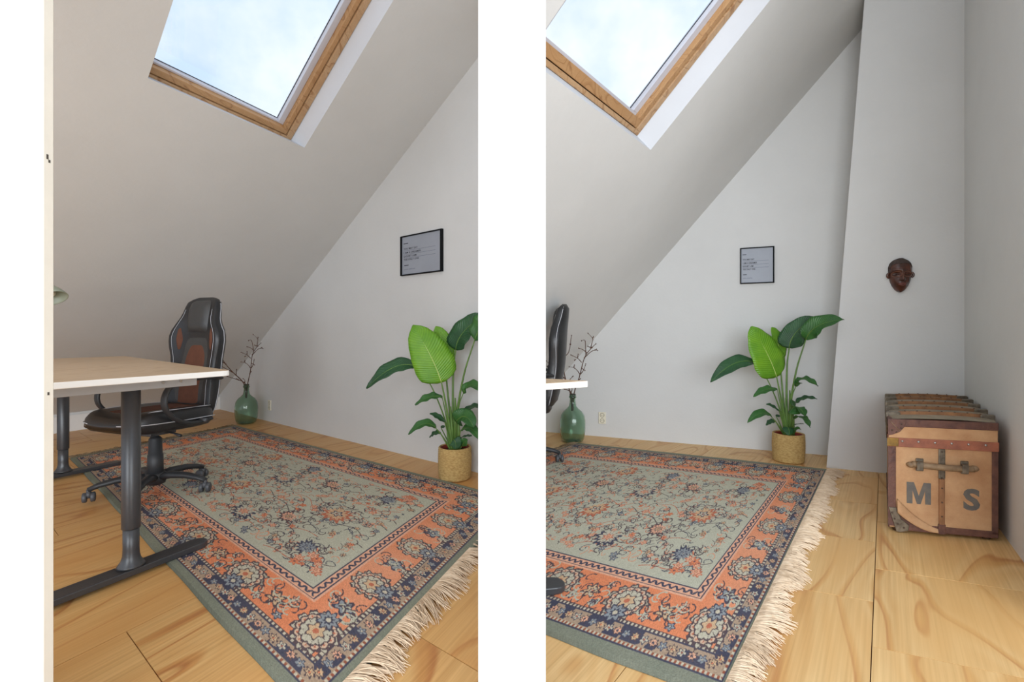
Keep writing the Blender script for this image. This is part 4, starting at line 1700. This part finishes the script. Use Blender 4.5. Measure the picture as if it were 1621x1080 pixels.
plant = make_plant(fl(1248, 730), 0.62, 9.0)
tag(plant, 'bird of paradise plant in a woven basket next to the chimney breast, right room', 'plant', 'bird of paradise plants')
plant2 = make_plant(fl(720, 757), 0.62, 0.215)
tag(plant2, 'bird of paradise plant in a woven basket cut off by the white post, left room', 'plant', 'bird of paradise plants')

# ------------------------------------------------------------------ desk lamp behind the doorway trim
lp = V((-2.60, 2.62, DZ))
lamp = empty('desk_lamp', lp)
MB().lathe([(0.001, 0.001), (0.075, 0.001), (0.078, 0.008), (0.070, 0.016), (0.012, 0.022), (0.010, 0.03)], 28, (-0.12, -0.05, 0)).build('lamp_base', M['lamp'], lamp, True)
MB().tube(catmull([(-0.12, -0.05, 0.02), (-0.15, -0.04, 0.15), (-0.16, -0.02, 0.30), (-0.10, 0.0, 0.41), (0.0, 0.0, 0.435)], 6), 0.007, 10).build('lamp_arm', M['lamp'], lamp, True)
sh = [(0.012, 0.0), (0.020, -0.004), (0.035, -0.022), (0.052, -0.048), (0.064, -0.075), (0.068, -0.088)]
ax = V((0.55, -0.15, -0.82)).normalized()
xx = ax.cross(V((0, 1, 0))).normalized()
yy_ = ax.cross(xx)
pr = sh + [(r - 0.003, z) for r, z in reversed(sh)]
n = 32
v_ = []
f_ = []
for r, z in pr:
    for k in range(n):
        an = 2 * math.pi * k / n
        v_.append(V((-0.01, 0, 0.435)) + ax * (-z) + xx * r * math.cos(an) + yy_ * r * math.sin(an))
for j in range(len(pr) - 1):
    for k in range(n):
        f_.append((j * n + k, j * n + (k + 1) % n, (j + 1) * n + (k + 1) % n, (j + 1) * n + k))
MB().add(v_, f_).build('lamp_shade', M['lamp'], lamp, True)
mb = MB()
mb.ball(tuple(V((-0.01, 0, 0.435)) + ax * 0.05), 0.024, 10)
mb.build('bulb', M['lamp_in'], lamp, True)
tag(lamp, 'sage green desk lamp peeping out behind the doorway trim', 'lamp')

# ------------------------------------------------------------------ carved mask on the chimney breast
mc = onplane(1424, 436.5, ca, cn)


def MT(x, y, z):
    return mc + cdir * x + Z * y + cn * z


def face_outline(y):
    return interp([(-0.120, 0.006), (-0.112, 0.020), (-0.10, 0.031), (-0.075, 0.046), (-0.045, 0.057), (-0.01, 0.0635), (0.03, 0.067), (0.06, 0.067), (0.085, 0.060), (0.102, 0.047), (0.113, 0.032), (0.118, 0.018), (0.120, 0.006)], y)


def face_z(x, y):
    w_ = face_outline(y)
    u = min(1.0, abs(x) / w_)
    dome = 0.058 * math.sqrt(max(0.0, 1 - (abs(y) / 0.128) ** 2.4))
    z = dome * math.sqrt(max(0.0, 1 - u ** 2.3))
    for sx in (-1, 1):                                             # eye sockets
        d = ((x - sx * 0.031) / 0.027) ** 2 + ((y - 0.006) / 0.021) ** 2
        z -= 0.020 * math.exp(-d * 1.2)
        d = ((x - sx * 0.031) / 0.021) ** 2 + ((y + 0.002) / 0.0085) ** 2
        z += 0.012 * math.exp(-d * 1.6)
    z += 0.016 * math.exp(-(x / 0.0075) ** 2) * (1.0 if -0.040 < y < 0.03 else math.exp(-((y + 0.005) / 0.04) ** 4)) * interp([(-0.045, 0.2), (-0.038, 1.25), (0.0, 0.8), (0.04, 0.3), (0.06, 0)], y)
    z += 0.008 * math.exp(-((abs(x) - 0.010) / 0.007) ** 2 - ((y + 0.036) / 0.008) ** 2)
    z += 0.012 * math.exp(-(x / 0.026) ** 4 - ((y + 0.066) / 0.012) ** 2)
    z -= 0.006 * math.exp(-(x / 0.022) ** 4 - ((y + 0.066) / 0.0028) ** 2)
    z += 0.004 * math.exp(-((y - 0.034) / 0.006) ** 2) * (1 if abs(x) < 0.055 else 0)
    return max(z, 0.0) + 0.004


mk = empty('carved_mask', mc)
v_, f_ = [], []
nx_, ny_ = 48, 72
for j in range(ny_ + 1):
    y = -0.120 + 0.240 * j / ny_
    for i in range(nx_ + 1):
        x = face_outline(y) * math.sin((i / nx_ - 0.5) * math.pi)
        v_.append(MT(x, y, face_z(x, y)) - mc)
nfr = len(v_)
for j in range(ny_ + 1):
    y = -0.120 + 0.240 * j / ny_
    for s_ in (-1, 1):
        v_.append(MT(face_outline(y) * s_, y, 0.001) - mc)
for j in range(ny_):
    for i in range(nx_):
        a = j * (nx_ + 1) + i
        f_.append((a, a + 1, a + nx_ + 2, a + nx_ + 1))
    f_.append((j * (nx_ + 1), (j + 1) * (nx_ + 1), nfr + 2 * (j + 1), nfr + 2 * j))
    f_.append((j * (nx_ + 1) + nx_, nfr + 2 * j + 1, nfr + 2 * (j + 1) + 1, (j + 1) * (nx_ + 1) + nx_))
    f_.append((nfr + 2 * j, nfr + 2 * (j + 1), nfr + 2 * (j + 1) + 1, nfr + 2 * j + 1))
MB().add(v_, f_).build('face', M['mask_wood'], mk, True)
# cap of hair over the brow
v_, f_ = [], []
for j in range(13):
    for i in range(33):
        a = (i / 32 - 0.5) * math.pi
        t_ = j / 12
        yb = 0.082 - 0.066 * (abs(i / 16 - 1)) ** 3.0
        y = yb + (0.1215 - yb) * t_
        x = (face_outline(min(y, 0.1195)) + 0.0025) * math.sin(a)
        v_.append(MT(x, y, face_z(x * 0.985, min(y, 0.118)) + (0.0045 if j else 0.001)) - mc)
for j in range(12):
    for i in range(32):
        a = j * 33 + i
        f_.append((a, a + 1, a + 34, a + 33))
MB().add(v_, f_).build('hair', M['mask_hair'], mk, True)
for sx in (-1, 1):
    pts = [MT(sx * 0.064, 0.018, 0.012) - mc, MT(sx * 0.073, 0.010, 0.014) - mc, MT(sx * 0.074, -0.006, 0.013) - mc, MT(sx * 0.064, -0.016, 0.011) - mc]
    MB().tube(catmull(pts, 4), 0.0075, 8).build('ear', M['mask_wood'], mk, True)
    rim = []
    for k in range(25):
        an = 2 * math.pi * k / 24
        x, y = sx * 0.031 + 0.0265 * math.cos(an), 0.004 + (0.021 if math.sin(an) > 0 else 0.018) * math.sin(an)
        rim.append(MT(x, y, face_z(x, y) + 0.001) - mc)
    MB().tube(rim, 0.0028, 6).build('eye_rim', M['mask_rim'], mk, True)
    lid = []
    for k in range(9):
        x = sx * 0.031 - 0.020 + 0.040 * k / 8
        y = -0.002 + 0.0006 * math.cos((k - 4) * 0.4)
        lid.append(MT(x, y, face_z(x, y) + 0.0006) - mc)
    MB().tube(lid, 0.0014, 6).build('eye_slit', M['dark'], mk, True)
for dy, r in ((0.0055, 0.0052), (-0.0055, 0.0056)):
    lip = []
    for k in range(11):
        t_ = (k / 10 - 0.5) * 2
        x = 0.023 * t_
        y = -0.066 + dy * (1 - t_ * t_)
        lip.append(MT(x, y, face_z(x, -0.066 + dy * 1.6 * (1 - t_ * t_)) - 0.0015) - mc)
    MB().tube(lip, [r * max(0.25, 1 - ((k - 5) / 5) ** 2) for k in range(11)], 8).build('lip', M['mask_lip'], mk, True)
nr_ = [MT(0, y, face_z(0, y) + 0.0003) - mc for y in np.linspace(-0.036, 0.03, 10)]
MB().tube(nr_, 0.0018, 6).build('nose_ridge', M['mask_rim'], mk, True)
tag(mk, 'dark carved wooden face mask hanging on the chimney breast', 'mask')

# ------------------------------------------------------------------ old steamer trunk
TO = fl(1408, 841)
tx_ = fl(1578, 857) - TO
TW = tx_.length
tax = tx_.normalized()
tb = V((2.60, 3.24, 0)) - TO
TD = tb.length
tay = tb.normalized()
TH_ = 0.567
trunk = empty('steamer_trunk', TO)


def TT(a, b, c):
    return tax * a + tay * b + Z * c


def tbox(name, m_, a0, a1, b0, b1, c0, c1, parent=trunk, bevel=0.003):
    return MB().box(a0, a1, b0, b1, c0, c1, TT).build(name, M[m_], parent, bevel=bevel)


zl = 0.475
body = tbox('body', 'canvas', 0, TW, 0, TD, 0.022, zl - 0.002)
lid = tbox('lid', 'canvas', -0.004, TW + 0.004, -0.004, TD + 0.004, zl, TH_)
# slightly domed lid top in grey canvas
v_, f_ = [], []
for j in range(13):
    for i in range(13):
        a, b_ = (TW + 0.004) * i / 12, TD * j / 12
        e = math.sin(math.pi * i / 12) ** 0.5 * 0.012 + math.sin(math.pi * j / 12) ** 0.4 * 0.010
        v_.append(TT(a, b_, TH_ + 0.0005 + e))
for j in range(12):
    for i in range(12):
        q = j * 13 + i
        f_.append((q, q + 1, q + 14, q + 13))
MB().add(v_, f_).build('lid_top', M['canvas_top'], lid, True)
# leather bindings of the end
tbox('edge_binding', 'trunk_leather', -0.007, TW + 0.007, -0.008, 0.014, TH_ - 0.032, TH_ + 0.006, lid)
tbox('edge_binding', 'trunk_leather', -0.008, 0.012, 0.0, TD, TH_ - 0.03, TH_ + 0.006, lid)
tbox('edge_binding', 'trunk_leather', -0.006, 0.028, -0.006, 0.010, 0.03, zl - 0.030, body)
tbox('edge_binding', 'trunk_leather', -0.007, 0.006, 0.0, 0.05, 0.03, zl - 0.03, body)
tbox('edge_binding', 'trunk_leather', TW - 0.020, TW + 0.006, -0.006, 0.010, 0.03, zl - 0.030, body)
tbox('edge_binding', 'trunk_leather', 0.05, TW + 0.006, -0.006, 0.012, 0.014, 0.046, body)
tbox('edge_binding', 'trunk_leather', -0.006, 0.010, 0.02, TD, 0.014, 0.046, body)
# red-brown band with rivets round the lid line
band = tbox('lid_band', 'trunk_band', -0.008, TW + 0.008, -0.009, 0.004, zl - 0.042, zl + 0.004)
tbox('lid_band', 'trunk_band', -0.009, 0.004, 0.004, TD, zl - 0.042, zl + 0.004)
for i in range(6):
    c = TT(0.055 + i * (TW - 0.10) / 5, -0.010, zl - 0.012)
    MB().ball(tuple(c), 0.0055, 7).build('rivet', M['steel'], band, True)
tbox('corner_cap', 'brass', -0.010, 0.040, -0.0105, 0.003, zl - 0.040, zl + 0.003, band)
# triangular leather corner on the lid
cp = MB()
tri = [(-0.006, TH_ + 0.004), (0.072, TH_ + 0.004), (0.066, TH_ - 0.030), (0.045, TH_ - 0.058), (0.012, TH_ - 0.074), (-0.006, TH_ - 0.078)]
fr_ = [TT(a, -0.0115, c) for a, c in tri]
bk_ = [TT(a, -0.003, c) for a, c in tri]
n = len(tri)
cp.add(fr_ + bk_, [tuple(range(n)), tuple(range(2 * n - 1, n - 1, -1))] + [(i, (i + 1) % n, n + (i + 1) % n, n + i) for i in range(n)])
cpo = cp.build('corner_patch', M['trunk_leather'], lid, bevel=0.0015)
MB().tube([TT(0.004, -0.0125, TH_ - 0.005), TT(0.045, -0.0125, TH_ - 0.055)], 0.0016, 5).build('corner_seam', M['handle_leather'], cpo, True)
for a, c in ((0.052, TH_ - 0.018), (0.050, TH_ - 0.038), (0.030, TH_ - 0.060), (0.012, TH_ - 0.050)):
    MB().ball(tuple(TT(a, -0.012, c)), 0.0040, 6).build('rivet', M['rivet'], cpo, True)
# upright batten in the middle of the end, iron at the ends
mid_ = TW * 0.50
tbox('upright_batten', 'trunk_wood', mid_ - 0.012, mid_ + 0.012, -0.013, 0.003, 0.055, 0.285)
tbox('upright_strap', 'trunk_iron', mid_ - 0.014, mid_ + 0.014, -0.010, 0.003, 0.285, zl - 0.042)
bs = tbox('strap_end', 'trunk_leather', mid_ - 0.015, mid_ + 0.015, -0.016, 0.003, 0.012, 0.060)
for c in (0.10, 0.17, 0.24, 0.29, 0.42):
    MB().ball(tuple(TT(mid_, -0.013, c)), 0.0038, 6).build('rivet', M['rivet'], bs, True)
# handle
hz = 0.347
hd = MB()
pts = [TT(mid_ - 0.125, -0.012, hz + 0.004), TT(mid_ - 0.09, -0.024, hz + 0.003), TT(mid_ - 0.04, -0.034, hz + 0.002), TT(mid_ + 0.02, -0.035, hz + 0.0), TT(mid_ + 0.08, -0.026, hz - 0.002), TT(mid_ + 0.125, -0.012, hz - 0.003)]
handle = MB().tube(catmull(pts, 4), 0.0155, 10, flat=1.0, up=(0, 0, 1)).build('handle', M['handle_leather'], trunk, True)
for s_ in (-1, 1):
    a = mid_ + s_ * 0.092
    MB().box(a - 0.016, a + 0.016, -0.012, 0.002, hz - 0.030, hz + 0.033, TT).build('handle_plate', M['trunk_iron'], handle, bevel=0.003)
    MB().box(a - 0.013, a + 0.013, -0.045, -0.006, hz - 0.020, hz - 0.014, TT).box(a - 0.013, a + 0.013, -0.045, -0.006, hz + 0.016, hz + 0.022, TT).box(a - 0.013, a + 0.013, -0.047, -0.040, hz - 0.020, hz + 0.022, TT).build('handle_loop', M['trunk_iron'], handle, bevel=0.002)
    e = mid_ + s_ * 0.130
    MB().ball(tuple(TT(e, -0.012, hz)), 0.018, 8, 0.8).build('handle_tip', M['handle_leather'], handle, True)
# painted initials
for ch, a0, a1, c0, c1 in (('M', 0.074, 0.176, 0.150, 0.258), ('S', 0.308, 0.376, 0.138, 0.246)):
    if ch == 'M':
        v_ = [(0, 0), (0.24, 0), (0.24, 0.62), (0.42, 0), (0.58, 0), (0.76, 0.62), (0.76, 0), (1, 0), (1, 1), (0.70, 1), (0.5, 0.38), (0.30, 1), (0, 1)]
        f_ = [(0, 1, 2, 12), (12, 2, 11), (2, 3, 10, 11), (3, 4, 10), (4, 5, 9, 10), (5, 8, 9), (5, 6, 7, 8)]
    else:
        v_, f_ = text_mesh(ch, 0.2, 0.008)
    x0, x1 = min(p[0] for p in v_), max(p[0] for p in v_)
    y0, y1 = min(p[1] for p in v_), max(p[1] for p in v_)
    lt = MB().add([TT(a0 + (p[0] - x0) / (x1 - x0) * (a1 - a0), -0.0012, c0 + (p[1] - y0) / (y1 - y0) * (c1 - c0)) for p in v_], f_).build('painted_letter', M['paint_letter'], body)
    lt['label'] = 'grey painted letter ' + ch
# torn flap and iron caster corner at the bottom left
fv, ff = [], []
for j in range(7):
    for i in range(11):
        s_, q = i / 10, j / 6
        a = 0.035 + 0.19 * s_
        c = 0.135 * (1 - s_) ** 1.7 + 0.034 - q * (0.050 * (1 - s_) + 0.016)
        fv.append(TT(a, -0.004 - 0.022 * math.sin(math.pi * q * 0.6) * (1 - 0.6 * s_), c))
for j in range(6):
    for i in range(10):
        k = j * 11 + i
        ff.append((k, k + 1, k + 12, k + 11))
fo = MB().add(fv, ff).build('torn_flap', M['canvas'], body, True)
fo.modifiers.new('solid', 'SOLIDIFY').thickness = 0.003
gv = [TT(0.03, -0.003, 0.10), TT(0.16, -0.003, 0.05), TT(0.21, -0.003, 0.03), TT(0.20, -0.003, 0.012), TT(0.03, -0.003, 0.012)]
MB().add(gv, [tuple(range(5))]).build('bare_corner', M['trunk_leather'], body)
cr = MB()
poly = [(-0.004, 0.125), (0.030, 0.125), (0.050, 0.070), (0.085, 0.040), (0.080, 0.012), (0.050, 0.004), (0.030, 0.004)]
n = len(poly)
cr.add([TT(a, -0.013, c) for a, c in poly] + [TT(a, 0.0, c) for a, c in poly], [tuple(range(n)), tuple(range(2 * n - 1, n - 1, -1))] + [(i, (i + 1) % n, n + (i + 1) % n, n + i) for i in range(n)])
cro = cr.build('corner_iron', M['trunk_iron'], trunk, bevel=0.003)
for a, c in ((0.012, 0.10), (0.022, 0.07), (0.035, 0.045), (0.062, 0.028)):
    MB().ball(tuple(TT(a, -0.014, c)), 0.0045, 6).build('rivet', M['rivet'], cro, True)
for (a, b_) in ((0.032, 0.02), (TW - 0.04, 0.02), (0.032, TD - 0.05), (TW - 0.04, TD - 0.05)):
    MB().tube([TT(a - 0.012, b_, 0.013), TT(a + 0.012, b_, 0.013)], 0.013, 14).build('trunk_wheel', M['rivet'], trunk, True)
# battens across the lid, with iron clamps at the ends
for k, b_ in enumerate((0.12, 0.32, 0.56, 0.82, TD - 0.03)):
    e = math.sin(math.pi * b_ / TD) ** 0.4 * 0.010 if b_ < TD else 0
    bt = MB()
    for i in range(8):
        a0, a1 = -0.006 + (TW + 0.012) * i / 8, -0.006 + (TW + 0.012) * (i + 1) / 8
        h0 = TH_ + e + 0.012 * math.sin(math.pi * max(0, min(1, i / 8))) ** 0.5
        h1 = TH_ + e + 0.012 * math.sin(math.pi * max(0, min(1, (i + 1) / 8))) ** 0.5
        bt.hexa([TT(a0, b_ - 0.010, h0 - 0.004), TT(a1, b_ - 0.010, h1 - 0.004), TT(a1, b_ + 0.010, h1 - 0.004), TT(a0, b_ + 0.010, h0 - 0.004),
                 TT(a0, b_ - 0.010, h0 + 0.016), TT(a1, b_ - 0.010, h1 + 0.016), TT(a1, b_ + 0.010, h1 + 0.016), TT(a0, b_ + 0.010, h0 + 0.016)])
    bo = bt.build('lid_batten', M['trunk_wood'], trunk)
    for a0, a1 in ((-0.012, 0.05), (TW - 0.05, TW + 0.010)):
        MB().box(a0, a1, b_ - 0.020, b_ + 0.020, TH_ - 0.004, TH_ + e + 0.022, TT).build('batten_clamp', M['trunk_iron'], bo, bevel=0.004)
    MB().box(-0.014, -0.006, b_ - 0.018, b_ + 0.018, zl - 0.02 - 0.02 * (k % 2), TH_ + e + 0.018, TT).build('batten_clamp', M['trunk_iron'], bo, bevel=0.002)
    for i in range(7):
        a = 0.07 + (TW - 0.12) * i / 6
        MB().ball(tuple(TT(a, b_ - 0.004, TH_ + e + 0.016 + 0.012 * math.sin(math.pi * a / TW) ** 0.5)), 0.005, 6).build('rivet', M['rivet'], bo, True)
tag(trunk, 'worn tan canvas steamer trunk lettered M S standing by the chimney breast', 'trunk')
